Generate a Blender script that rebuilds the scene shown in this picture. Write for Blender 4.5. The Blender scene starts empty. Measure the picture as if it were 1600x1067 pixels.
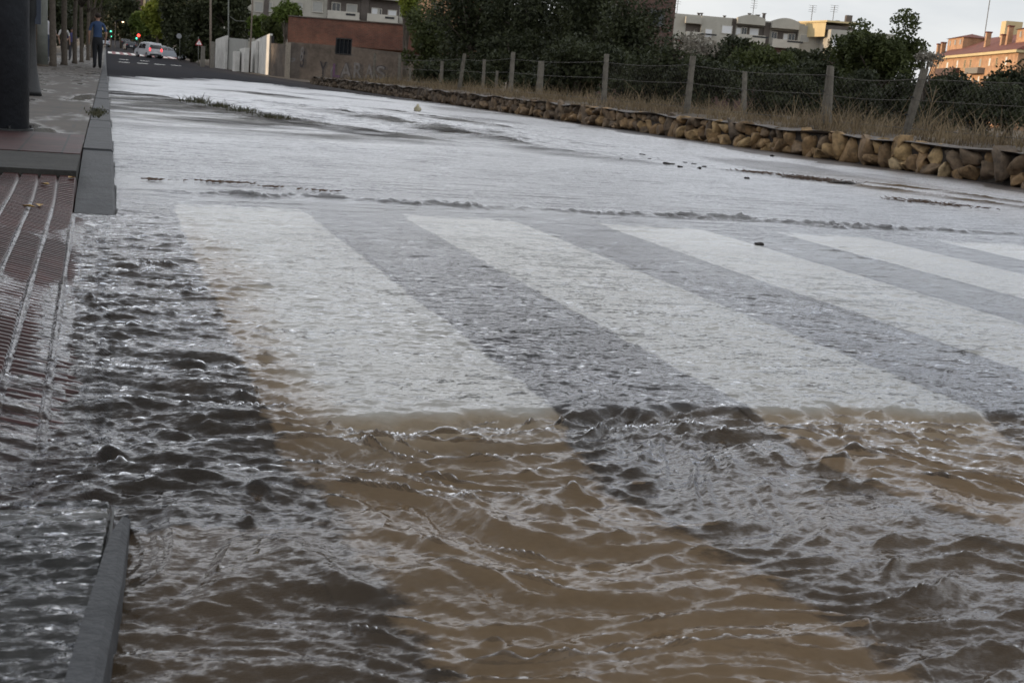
import bpy, bmesh, math, random
import numpy as np
from mathutils import Vector, Matrix
random.seed(7); RNG = np.random.default_rng(7)
S = bpy.context.scene; C = S.collection
H = 0.6; F = 1900.0
R = np.array([[0.94741942, -0.01308681, -0.31972672], [-0.3093193, 0.21847198, -0.92552232], [0.08196346, 0.97575547, 0.20293659]])
def ray(px, py): return R @ np.array([(px-800)/F, -(py-533.5)/F, -1.0])
def gp(px, py, z=0.0):
    r = ray(px, py); t = (z-H)/r[2]; return np.array([0, 0, H])+r*t
def dp(px, py, d): return np.array([0, 0, H])+ray(px, py)*d
def xp(px, py, X):
    r = ray(px, py); return np.array([0, 0, H])+r*(X/r[0])
def sstep(a, b, x):
    t = np.clip((x-a)/(b-a), 0, 1); return t*t*(3-2*t)

# ---------------------------------------------------------------- tagging
def tag(o, label=None, cat=None, group=None, kind=None):
    if label: o['label'] = label
    if cat: o['category'] = cat
    if group: o['group'] = group
    if kind: o['kind'] = kind
    return o
def empty(name, loc=(0, 0, 0), rz=0.0):
    o = bpy.data.objects.new(name, None); C.objects.link(o); o.location = loc; o.rotation_euler = (0, 0, rz); o.empty_display_size = .2
    return o
def mobj(name, verts, faces, mat, parent=None, smooth=False, attrs=None):
    me = bpy.data.meshes.new(name)
    verts = np.asarray(verts, dtype=np.float32).reshape(-1, 3)
    if isinstance(faces, np.ndarray):
        n, k = faces.shape
        me.vertices.add(len(verts)); me.vertices.foreach_set('co', verts.ravel())
        me.loops.add(n*k); me.loops.foreach_set('vertex_index', faces.astype(np.int32).ravel())
        me.polygons.add(n); me.polygons.foreach_set('loop_start', np.arange(0, n*k, k, dtype=np.int32))
        me.polygons.foreach_set('loop_total', np.full(n, k, dtype=np.int32))
        me.update(calc_edges=True)
    else:
        me.from_pydata(verts.tolist(), [], faces)
    if smooth: me.polygons.foreach_set('use_smooth', np.ones(len(me.polygons), dtype=bool))
    for an, av in (attrs or {}).items():
        a = me.attributes.new(an, 'FLOAT', 'POINT'); a.data.foreach_set('value', np.asarray(av, dtype=np.float32))
    me.update()
    if mat: me.materials.append(mat)
    o = bpy.data.objects.new(name, me); C.objects.link(o)
    if parent is not None: o.parent = parent
    return o
class MB:
    def __init__(s): s.v = []; s.f = []; s.sm = False
    def add(s, vs, fs):
        b = len(s.v); s.v += [tuple(map(float, v)) for v in vs]; s.f += [tuple(i+b for i in f) for f in fs]; return s
    def box(s, x0, x1, y0, y1, z0, z1, M=None, bev=0):
        vs = [(x0, y0, z0), (x1, y0, z0), (x1, y1, z0), (x0, y1, z0), (x0, y0, z1), (x1, y0, z1), (x1, y1, z1), (x0, y1, z1)]
        if M is not None: vs = [M @ Vector(v) for v in vs]
        return s.add(vs, [(0, 3, 2, 1), (4, 5, 6, 7), (0, 1, 5, 4), (1, 2, 6, 5), (2, 3, 7, 6), (3, 0, 4, 7)])
    def tube(s, pts, rad, n=8, cap=True):
        pts = [Vector(p) for p in pts]
        if not hasattr(rad, '__len__'): rad = [rad]*len(pts)
        rings = []; b = len(s.v)
        for i, p in enumerate(pts):
            d = (pts[min(i+1, len(pts)-1)]-pts[max(i-1, 0)]).normalized()
            a = Vector((1, 0, 0)) if abs(d.x) < .8 else Vector((0, 1, 0))
            u = d.cross(a).normalized(); w = d.cross(u)
            for k in range(n):
                t = 2*math.pi*k/n; s.v.append(tuple(p+(u*math.cos(t)+w*math.sin(t))*rad[i]))
        for i in range(len(pts)-1):
            for k in range(n):
                a0 = b+i*n+k; a1 = b+i*n+(k+1) % n; s.f.append((a0, a1, a1+n, a0+n))
        if cap:
            s.f.append(tuple(b+k for k in range(n))[::-1]); s.f.append(tuple(b+(len(pts)-1)*n+k for k in range(n)))
        return s
    def prism(s, poly, y0, y1):   # poly in xz, extruded in y
        n = len(poly); vs = [(x, y0, z) for x, z in poly]+[(x, y1, z) for x, z in poly]
        fs = [tuple(range(n)), tuple(range(2*n-1, n-1, -1))]+[(i, i+n, (i+1) % n+n, (i+1) % n) for i in range(n)]
        return s.add(vs, fs)
    def build(s, name, mat, parent=None, smooth=False): 
        o = mobj(name, s.v, s.f, mat, parent, smooth)
        bm = bmesh.new(); bm.from_mesh(o.data); bmesh.ops.recalc_face_normals(bm, faces=bm.faces); bm.to_mesh(o.data); bm.free()
        return o
def dup(root):
    r = root.copy(); C.objects.link(r)
    for ch in root.children:
        c = ch.copy(); C.objects.link(c); c.parent = r
        for g in ch.children:
            d = g.copy(); C.objects.link(d); d.parent = c
    return r

# ---------------------------------------------------------------- materials
class NT:
    def __init__(s, name):
        s.m = bpy.data.materials.new(name); s.m.use_nodes = True; s.t = s.m.node_tree; s.t.nodes.clear()
        s.out = s.n('ShaderNodeOutputMaterial')
    def n(s, typ, ins=None, **kw):
        nd = s.t.nodes.new(typ)
        for k, v in kw.items(): setattr(nd, k, v)
        for k, v in (ins or {}).items(): s.set(nd.inputs[k], v)
        return nd
    def set(s, sock, v):
        if isinstance(v, bpy.types.NodeSocket): s.t.links.new(v, sock)
        elif isinstance(v, (tuple, list)) and len(v) == 3 and sock.type == 'RGBA': sock.default_value = (*v, 1)
        else: sock.default_value = v
    def coord(s, scale=(1, 1, 1), src='Object'):
        tc = s.n('ShaderNodeTexCoord'); mp = s.n('ShaderNodeMapping', {'Vector': tc.outputs[src], 'Scale': scale}); return mp.outputs[0]
    def noise(s, vec, scale, detail=4, rough=.55, out='Fac'):
        return s.n('ShaderNodeTexNoise', {'Vector': vec, 'Scale': scale, 'Detail': detail, 'Roughness': rough}).outputs[out]
    def ramp(s, fac, stops, interp='LINEAR'):
        r = s.n('ShaderNodeValToRGB', {'Fac': fac}); cr = r.color_ramp; cr.interpolation = interp
        while len(cr.elements) < len(stops): cr.elements.new(.5)
        for e, (p, c) in zip(cr.elements, stops):
            e.position = p; e.color = (*c, 1) if hasattr(c, '__len__') else (c, c, c, 1)
        return r.outputs[0]
    def mix(s, f, a, b, typ='MIX'):
        m = s.n('ShaderNodeMix', data_type='RGBA', blend_type=typ); s.set(m.inputs[0], f); s.set(m.inputs[6], a); s.set(m.inputs[7], b); return m.outputs[2]
    def math(s, op, a, b=0.0, clamp=False):
        m = s.n('ShaderNodeMath', operation=op, use_clamp=clamp); s.set(m.inputs[0], a); s.set(m.inputs[1], b); return m.outputs[0]
    def bump(s, h, strength=.5, dist=.01, normal=None):
        b = s.n('ShaderNodeBump', {'Height': h, 'Strength': strength, 'Distance': dist})
        if normal: s.set(b.inputs['Normal'], normal)
        return b.outputs[0]
    def pbr(s, col, rough=.8, normal=None, spec=.5, **kw):
        b = s.n('ShaderNodeBsdfPrincipled', {'Base Color': col, 'Roughness': rough, 'Specular IOR Level': spec})
        for k, v in kw.items(): s.set(b.inputs[k], v)
        if normal: s.set(b.inputs['Normal'], normal)
        s.t.links.new(b.outputs[0], s.out.inputs[0]); return s.m
_mc = {}
def plain(name, col, rough=.7, var=.25, scale=6, spec=.4, bump=.2, metal=0):
    if name in _mc: return _mc[name]
    t = NT(name); v = t.coord(); n = t.noise(v, scale, 5); n2 = t.noise(v, scale*7, 3)
    a = tuple(c*(1-var) for c in col); b = tuple(min(1, c*(1+var)) for c in col)
    c = t.ramp(n, [(.3, a), (.7, b)]); c = t.mix(.25, c, t.ramp(n2, [(.35, a), (.65, b)]))
    _mc[name] = t.pbr(c, rough, t.bump(n2, bump, .01), spec, Metallic=metal); return _mc[name]
def emit(name, col, st):
    t = NT(name); e = t.n('ShaderNodeEmission', {'Color': col, 'Strength': st}); t.t.links.new(e.outputs[0], t.out.inputs[0]); return t.m
def brickmat(name, c1, c2, mortar, scale=1.0, rough=.85):
    t = NT(name); tc = t.n('ShaderNodeTexCoord'); sx = t.n('ShaderNodeSeparateXYZ', {'Vector': tc.outputs['Object']})
    cx = t.n('ShaderNodeCombineXYZ', {'X': t.math('ADD', sx.outputs[0], sx.outputs[1]), 'Y': sx.outputs[2]})
    b = t.n('ShaderNodeTexBrick', {'Vector': cx.outputs[0], 'Color1': c1, 'Color2': c2, 'Mortar': mortar, 'Scale': scale, 'Mortar Size': .012, 'Brick Width': .25, 'Row Height': .075, 'Bias': 0.0})
    n = t.noise(t.coord(), 1.1, 6, .65)
    col = t.mix(.8, b.outputs[0], t.ramp(n, [(.3, .45), (.7, 1.25)]), 'MULTIPLY')
    return t.pbr(col, rough, t.bump(n, .3, .02))
def leafmat(name, cd, cl, trans=.15):
    t = NT(name); v = t.coord(); n = t.noise(v, 1.3, 3); n2 = t.noise(v, 23, 2)
    c = t.ramp(t.math('ADD', t.math('MULTIPLY', n, .55), t.math('MULTIPLY', n2, .45)), [(.36, cd), (.62, cl)])
    d = t.n('ShaderNodeBsdfPrincipled', {'Base Color': c, 'Roughness': .6, 'Specular IOR Level': .25}); tr = t.n('ShaderNodeBsdfTranslucent', {'Color': c})
    mx = t.n('ShaderNodeMixShader', {0: trans}); t.t.links.new(d.outputs[0], mx.inputs[1]); t.t.links.new(tr.outputs[0], mx.inputs[2]); t.t.links.new(mx.outputs[0], t.out.inputs[0]); return t.m
def attrcol(name, attr, stops, rough=.85, nscale=18, nstops=((.3, .5), (.7, 1.2)), bump=.5, bd=.01):
    t = NT(name); a = t.n('ShaderNodeAttribute', attribute_name=attr); v = t.coord(); n = t.noise(v, nscale, 6, .65)
    c = t.mix(1.0, t.ramp(a.outputs['Fac'], list(stops)), t.ramp(n, list(nstops)), 'MULTIPLY')
    return t.pbr(c, rough, t.bump(n, bump, bd))

M = {}
M['bark'] = plain('bark', (.085, .07, .055), .9, .4, 14, bump=.8)
M['paintdark'] = plain('dark_paint', (.028, .031, .036), .5, .4, 5, bump=.3)
M['castiron'] = plain('cast_iron', (.012, .013, .014), .4, .3, 20)
M['greypole'] = plain('grey_green_paint', (.12, .125, .11), .7, .25, 5)
M['concrete'] = plain('concrete', (.20, .185, .16), .9, .3, 9)
M['postcon'] = plain('post_concrete', (.135, .122, .10), .9, .4, 7)
M['woodpole'] = plain('weathered_wood', (.15, .12, .095), .85, .3, 8)
M['white'] = plain('white_render', (.55, .54, .51), .85, .22, 1.6)
M['carwhite'] = plain('white_car_paint', (.52, .53, .55), .3, .03, 2, spec=.6, bump=0)
M['carsilver'] = plain('silver_car_paint', (.38, .41, .45), .28, .04, 2, spec=.6, bump=0)
M['cardark'] = plain('dark_car_paint', (.03, .035, .045), .3, .04, 2, spec=.6, bump=0)
M['glass'] = plain('dark_glass', (.015, .018, .022), .08, .1, 2, spec=.8, bump=0)
M['tyre'] = plain('tyre_rubber', (.015, .015, .015), .8, .1)
M['rim'] = plain('wheel_metal', (.35, .35, .36), .4, .1)
M['skin'] = plain('skin', (.33, .2, .14), .6, .05)
M['beige'] = plain('beige_render', (.36, .345, .30), .9, .12, .5)
M['beigelight'] = plain('balcony_render', (.43, .41, .36), .9, .12, .7)
M['cream'] = plain('cream_render', (.52, .42, .24), .9, .1, .5)
M['brown'] = plain('brown_cladding', (.10, .085, .075), .85, .2, .6)
M['shutter'] = plain('white_shutter', (.62, .63, .64), .6, .06, 3)
M['shuttergrey'] = plain('grey_shutter', (.30, .30, .28), .6, .08, 3)
M['brick'] = brickmat('red_brick', (.15, .046, .028), (.10, .033, .021), (.14, .09, .065))
M['brickdark'] = brickmat('brown_brick', (.12, .055, .04), (.085, .042, .033), (.10, .08, .07))
M['brickorange'] = brickmat('orange_brick', (.46, .25, .13), (.38, .19, .09), (.46, .31, .2))
M['rooftile'] = brickmat('clay_roof_tiles', (.22, .065, .04), (.16, .05, .035), (.12, .05, .04), .6)
M['leafdark'] = leafmat('dark_leaves', (.014, .019, .009), (.052, .060, .025))
M['leafmid'] = leafmat('mid_leaves', (.025, .035, .011), (.085, .10, .032), .25)
M['leafyellow'] = leafmat('yellow_green_leaves', (.07, .10, .015), (.19, .22, .035), .35)
M['leafbright'] = leafmat('bright_leaves', (.04, .06, .012), (.11, .15, .03), .3)
M['leafpale'] = leafmat('pale_seed_leaves', (.12, .11, .09), (.30, .27, .22), .2)
M['straw'] = leafmat('dry_grass', (.09, .066, .04), (.27, .205, .12), .2)

# ---------------------------------------------------------------- ground heights
EX = [-5, 0, 4.6, 7.3, 8.4, 9.5]; EY = [36, 37, 51, 43, 36, 30]
def road_z(X, Y):
    X = np.asarray(X, float); Y = np.asarray(Y, float)
    far = .00006*np.maximum(Y-60, 0)**2
    e = np.interp(X, EX, EY)
    z = -.035+.035*sstep(0.55, 1.0, Y/e)+np.clip((Y-e)*.004, 0, .03)
    near = 1-sstep(1.98, 2.26, Y)
    z = z-.055*near-.012*sstep(5.9, 6.8, Y)*(1-sstep(14, 20, Y))
    sh = sstep(8.3, 9.2, X); z = z+(.001-z)*sh*(Y < 60)*.98*sstep(2, 6, Y)
    return z+far
def tile_z(X, Y):      # the dropped pavement ramp
    xs_ = np.interp(Y, [1.6, 1.75, 2.0, 2.35, 3.3, 5.2], [-.42, -.30, -.19, -.12, -.095, -.10])
    base = .028*(xs_-X)/.12
    up = sstep(4.9, 5.6, Y)
    return np.maximum(base*(1-up)+up*(.07), -.05)
def pave_z(Y): return .1+.00006*np.maximum(Y-60, 0)**2

def grid(name, xs, ys, zf, mat, parent=None, smooth=True, attrs=None):
    X, Y = np.meshgrid(xs, ys); Z = zf(X, Y); n = len(xs); m = len(ys)
    i = np.arange(m-1)[:, None]*n+np.arange(n-1)[None]
    f = np.stack([i, i+1, i+n+1, i+n], -1).reshape(-1, 4)
    return mobj(name, np.stack([X, Y, Z], -1), f, mat, parent, smooth, {k: np.full(n*m, v) for k, v in (attrs or {}).items()})

# road
t = NT('wet_asphalt'); v = t.coord(); n = t.noise(v, 140, 3); n2 = t.noise(v, .8, 5); n3 = t.noise(t.coord((1.2, .12, 1)), 1.0, 4)
sx = t.n('ShaderNodeSeparateXYZ', {'Vector': t.n('ShaderNodeTexCoord').outputs['Object']})
c = t.mix(.5, t.ramp(n, [(.3, (.024, .0245, .029)), (.7, (.072, .073, .082))]), t.ramp(n2, [(.3, (.028, .028, .032)), (.7, (.055, .054, .058))]))
mud = t.n('ShaderNodeMapRange', {'Value': sx.outputs[0], 'From Min': 6.2, 'From Max': 9.0}).outputs[0]
mudf = t.math('MULTIPLY', mud, t.ramp(n3, [(.35, .35), (.6, 1)]))
c = t.mix(mudf, c, (.115, .098, .088))
dry = t.n('ShaderNodeMapRange', {'Value': sx.outputs[1], 'From Min': 26, 'From Max': 40}).outputs[0]
wet = t.math('MAXIMUM', t.ramp(n2, [(.4, .28), (.6, .6)]), t.math('MULTIPLY', dry, .95))
c = t.mix(dry, c, t.mix(.5, c, (.028, .028, .032)))
M['asphalt'] = t.pbr(c, wet, t.bump(n, .5, .004), t.math('SUBTRACT', .4, t.math('MULTIPLY', dry, .38)))
ys = np.concatenate([np.arange(-3, 12, .05), np.linspace(12.3, 60, 120), np.linspace(61, 420, 120)])
tag(grid('road', np.linspace(.02, 9.62, 60), ys, road_z, M['asphalt']), kind='structure')
# crossing stripes: painted sheets on the road
t = NT('road_paint'); v = t.coord(); n = t.noise(v, 9, 6, .7); n2 = t.noise(v, 70, 3)
c = t.mix(t.ramp(n, [(.28, 1), (.40, 0)]), (.84, .82, .76), (.46, .44, .40)); c = t.mix(.3, c, t.ramp(n2, [(.3, (.45, .44, .41)), (.7, (.8, .78, .73))]))
ed = t.n('ShaderNodeAttribute', attribute_name='edge').outputs['Fac']; en = t.noise(v, 13, 5, .6)
k_ = t.ramp(t.math('ADD', ed, t.math('MULTIPLY', t.math('SUBTRACT', en, .5), 1.1)), [(.35, 0), (.55, 1)])
c = t.mix(k_, (.038, .038, .042), c)
M['paint'] = t.pbr(c, .5)
for x0, x1 in [(.29, .88), (1.33, 1.91), (2.36, 2.94), (3.38, 3.95), (4.38, 4.95), (5.42, 5.95), (6.45, 6.95)]:
    xs_ = np.concatenate([[x0-.025, x0+.03], np.linspace(x0+.06, x1-.06, 12), [x1-.03, x1+.025]]); ys_ = np.concatenate([np.arange(-.6, 5.88, .05)])
    o = tag(grid('crossing_stripe', xs_, ys_, lambda X, Y: road_z(X, Y)+.004, M['paint']), kind='structure')
    cv_ = np.empty(len(o.data.vertices)*3, dtype=np.float32); o.data.vertices.foreach_get('co', cv_); cv_ = cv_.reshape(-1, 3); cv_[:, 0] *= 1+.17*(1-sstep(1.2, 2.15, cv_[:, 1])); o.data.vertices.foreach_set('co', cv_.ravel()); o.data.update()
    Xe, Ye = np.meshgrid(xs_, ys_); ed_ = np.clip(np.minimum(Xe-xs_[0], xs_[-1]-Xe)/(.06+.10*(1-sstep(1.9, 2.2, Ye))), 0, 1)*np.clip((ys_[-1]-Ye)/.45, 0, 1); at_ = o.data.attributes.new('edge', 'FLOAT', 'POINT'); at_.data.foreach_set('value', ed_.ravel().astype(np.float32))
# far markings
M['redpaint'] = plain('red_road_paint', (.24, .07, .07), .6, .3, 1.5)
for i in range(9):
    x0 = .3+i*1.0
    tag(grid('road_marking', np.linspace(x0, x0+.5, 3), np.linspace(168, 186, 8), lambda X, Y: road_z(X, Y)+.012, M['paint'], attrs={'edge': 1.0}), kind='structure')
    tag(grid('red_road_marking', np.linspace(x0+.5, x0+1.0, 3), np.linspace(164, 190, 8), lambda X, Y: road_z(X, Y)+.012, M['redpaint']), kind='structure')
for x0, y0 in [(.9, 96), (2.3, 99), (3.7, 102), (5.1, 105), (1.2, 118), (3.1, 121)]:
    tag(grid('road_marking', np.linspace(x0, x0+.8, 3), np.linspace(y0, y0+2.2, 4), lambda X, Y: road_z(X, Y)+.008, M['paint'], attrs={'edge': 1.0}), kind='structure')

# pavement: paved slab with joints, wet
t = NT('wet_paving'); v = t.coord(); n = t.noise(v, 5, 6, .65); n2 = t.noise(t.coord((1, .25, 1)), 2.2, 4)
b = t.n('ShaderNodeTexBrick', {'Vector': v, 'Color1': (.062, .049, .037), 'Color2': (.048, .039, .030), 'Mortar': (.045, .04, .035), 'Scale': 1.0, 'Mortar Size': .012, 'Brick Width': .4, 'Row Height': .4})
c = t.mix(1.0, b.outputs[0], t.ramp(n, [(.3, .6), (.7, 1.35)]), 'MULTIPLY')
M['paving'] = t.pbr(c, t.ramp(n2, [(.38, .16), (.5, .75)]), t.bump(n, .35, .008))
tag(grid('pavement', np.linspace(-4.2, -.112, 10), np.concatenate([np.linspace(6.76, 60, 90), np.linspace(62, 420, 60)]), lambda X, Y: pave_z(Y)+0*X, M['paving']), kind='structure')
# red tile strip + dark border band at the pavement edge
t = NT('red_tiles'); v = t.coord(); n = t.noise(v, 14, 6, .65)
b = t.n('ShaderNodeTexBrick', {'Vector': v, 'Color1': (.065, .026, .025), 'Color2': (.035, .018, .017), 'Mortar': (.012, .011, .011), 'Scale': 1.0, 'Mortar Size': .006, 'Brick Width': .2, 'Row Height': .2}, offset=0.0)
c = t.mix(1.0, b.outputs[0], t.ramp(n, [(.3, .65), (.7, 1.3)]), 'MULTIPLY'); M['redtile'] = t.pbr(c, .55, t.bump(n, .3, .004), .2)
tag(MB().box(-4.2, -.114, 6.5, 8.05, .02, .104).build('red_tile_strip', M['redtile']), kind='structure')
M['border'] = plain('dark_concrete', (.030, .029, .026), .75, .5, 5, spec=.25, bump=.6)
tag(MB().box(-4.2, -.113, 5.58, 6.5, -.05, .1).build('pavement_border', M['border']), kind='structure')
# kerb: upper run with a sloping end, and the bent run in the foreground
M['kerb'] = plain('wet_granite', (.048, .050, .053), .6, .4, 9, bump=.5, spec=.2)
def kerb_run(name, ys, xo, w, zf, cap=.01):
    mb = MB(); b = []
    for y in ys:
        z = zf(y); x = xo(y); ww = w(y)
        b.append([(x-ww, y, -.12), (x-ww, y, z), (x-cap, y, z), (x, y, z-cap), (x, y, -.12)])
    vs = [p for r in b for p in r]; fs = []
    for i in range(len(ys)-1):
        for k in range(5): fs.append((i*5+k, i*5+(k+1) % 5, (i+1)*5+(k+1) % 5, (i+1)*5+k))
    fs += [(4, 3, 2, 1, 0), tuple(len(vs)-5+k for k in range(5))]
    return mb.add(vs, fs).build(name, M['kerb'])
kx = lambda y: .045
yy = [4.9+.1*i for i in range(0, 40)]
zk = lambda y: float(.1*sstep(4.3, 9.0, y)+.03*sstep(4.9, 5.3, y)*(1-sstep(6, 10, y))) if y < 10 else .1
tag(kerb_run('kerb', [4.95, 5.1, 5.25, 5.5, 6, 6.5, 6.98], kx, lambda y: .152, lambda y: float(.012+.088*sstep(4.6, 7.6, y)-.02*(1-sstep(4.95, 5.3, y)))), kind='structure')
tag(kerb_run('kerb', [6.995, 7.5, 8, 8.5, 8.98], kx, lambda y: .152, lambda y: .1-.0*y), kind='structure')
for i in range(52):
    y0 = 8.995+i*1.0
    tag(kerb_run('kerb', [y0, y0+.985], kx, lambda y: .15, lambda y: .1+.003*math.sin(i*2.3)), kind='structure')
tag(kerb_run('kerb', [61+i*12 for i in range(30)], kx, lambda y: .15, lambda y: float(pave_z(y))), kind='structure')
def kf_out(y): return float(np.interp(y, [-.5, .6, 1.13, 1.35, 1.5, 1.63], [-.11, -.035, .008, .026, .034, .040]))
def kf_w(y): return float(np.interp(y, [-.5, 1.13, 1.4, 1.52, 1.63], [.036, .032, .026, .017, .003]))
tag(kerb_run('front_kerb', [-.5, 0, .4, .8, 1.0, 1.13, 1.25, 1.35, 1.43, 1.52, 1.58, 1.63], kf_out, kf_w, lambda y: float(np.interp(y, [-.5, 1.0, 1.3, 1.46, 1.58, 1.63], [.050, .043, .034, .026, .012, -.004])), .008), kind='structure')
# slab drowned behind the front kerb
t = NT('drowned_slab'); v = t.coord(); n = t.noise(v, 30, 5); c = t.ramp(n, [(.3, (.012, .014, .012)), (.7, (.035, .036, .032))]); M['slab'] = t.pbr(c, .5, t.bump(n, .3, .004))
mb = MB(); ys = np.linspace(-.5, 1.635, 14)
vs = []; 
for y in ys: vs += [(-1.5, y, .006), (kf_out(y)-.02, y, .006)]
for i in range(len(ys)-1): pass
tag(MB().add(vs, [(2*i, 2*i+1, 2*i+3, 2*i+2) for i in range(len(ys)-1)]).build('drowned_slab', M['slab']), kind='structure')

# ribbed tactile paving on the dropped ramp (real ribs)
t = NT('ribbed_red_tile'); v = t.coord(); n = t.noise(v, 25, 6, .65); n2 = t.noise(v, 2.2, 4)
c = t.mix(1.0, t.ramp(n, [(.3, (.024, .009, .008)), (.7, (.062, .022, .019))]), t.ramp(n2, [(.3, .6), (.7, 1.3)]), 'MULTIPLY'); M['ribtile'] = t.pbr(c, .28, t.bump(n, .3, .003), .4)
xs = np.concatenate([np.linspace(-1.3, -.5, 40), np.linspace(-.497, -.13, 100), np.linspace(-.127, -.1, 12), np.linspace(-.096, .03, 30)]); ys = np.arange(1.66, 5.58, .0048)
PITCH = .032; TW = .075
def groove(X, Y): 
    u = (X+.006*(Y-3)+.02)/TW; d = np.abs(u-np.round(u)); return 1-sstep(.05, .10, d)
def ribz(X, Y):
    rib = .008*sstep(-.2, .3, np.sin(2*np.pi*Y/PITCH)); g = groove(X, Y)
    z = tile_z(X, Y)+rib*(1-g)-.004*g
    return z-.06*sstep(-.114, -.107, X)*sstep(4.75, 4.9, Y)-.05*sstep(-.04, .02, X)
tag(grid('tactile_paving', xs, ys, ribz, M['ribtile'], smooth=False), kind='structure')

# ---------------------------------------------------------------- water
def ftile(N, L, lmin, lmax, ang, spread, p, seed):
    g = np.random.default_rng(seed); k = np.fft.fftfreq(N, L/N)*1.0
    KX, KY = np.meshgrid(k, k); K = np.hypot(KX, KY)+1e-9
    A = np.where((K > 1/lmax) & (K < 1/lmin), K**-p, 0)
    th = np.arctan2(KY, KX); d = np.cos(th-ang); A = A*np.abs(d)**spread
    z = np.fft.ifft2(A*(g.standard_normal((N, N))+1j*g.standard_normal((N, N)))).real
    return z/z.std(), L
def samp(T, x, y):
    Z, L = T; N = Z.shape[0]; u = (x/L % 1)*N; w = (y/L % 1)*N
    i = np.floor(u).astype(int); j = np.floor(w).astype(int); a = u-i; b = w-j; i %= N; j %= N; i1 = (i+1) % N; j1 = (j+1) % N
    return (Z[j, i]*(1-a)+Z[j, i1]*a)*(1-b)+(Z[j1, i]*(1-a)+Z[j1, i1]*a)*b
HP = math.pi/2
T_low = ftile(256, 5.3, .3, 2.0, HP, 0, 2, 1); T_low2 = ftile(256, 4.1, .25, 1.4, HP, 0, 2, 2)
T_a = ftile(512, 3.7, .09, .32, HP+.12, 9, 2.1, 3); T_b = ftile(512, 2.9, .06, .22, HP-.45, 9, 2.1, 4)
T_c = ftile(1024, 2.3, .020, .10, HP-.15, 4, 1.6, 5); T_d = ftile(1024, 1.9, .013, .045, HP, 2.5, 1.1, 6)
T_e = ftile(1024, 6.1, .06, .30, HP+.2, 4, 1.6, 8); T_far = ftile(512, 47.0, .8, 7, HP, 1.5, 1.6, 9)
def crest(h, b=.55): return (np.exp(b*h)-1)/b
def pl_field(X, Y, pts):   # signed distance (along +Y) and parameter to a polyline
    best = np.full(X.shape, 1e9); sg = np.zeros(X.shape); tt = np.zeros(X.shape)
    n = len(pts)-1
    for i in range(n):
        ax, ay = pts[i]; bx, by = pts[i+1]; dx, dy = bx-ax, by-ay; L2 = dx*dx+dy*dy
        s = np.clip(((X-ax)*dx+(Y-ay)*dy)/L2, 0, 1); qx = ax+s*dx; qy = ay+s*dy; d = np.hypot(X-qx, Y-qy)
        m = d < best; best = np.where(m, d, best); sg = np.where(m, np.sign(Y-qy), sg); tt = np.where(m, (i+s)/n, tt)
    return best, sg, tt
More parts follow.
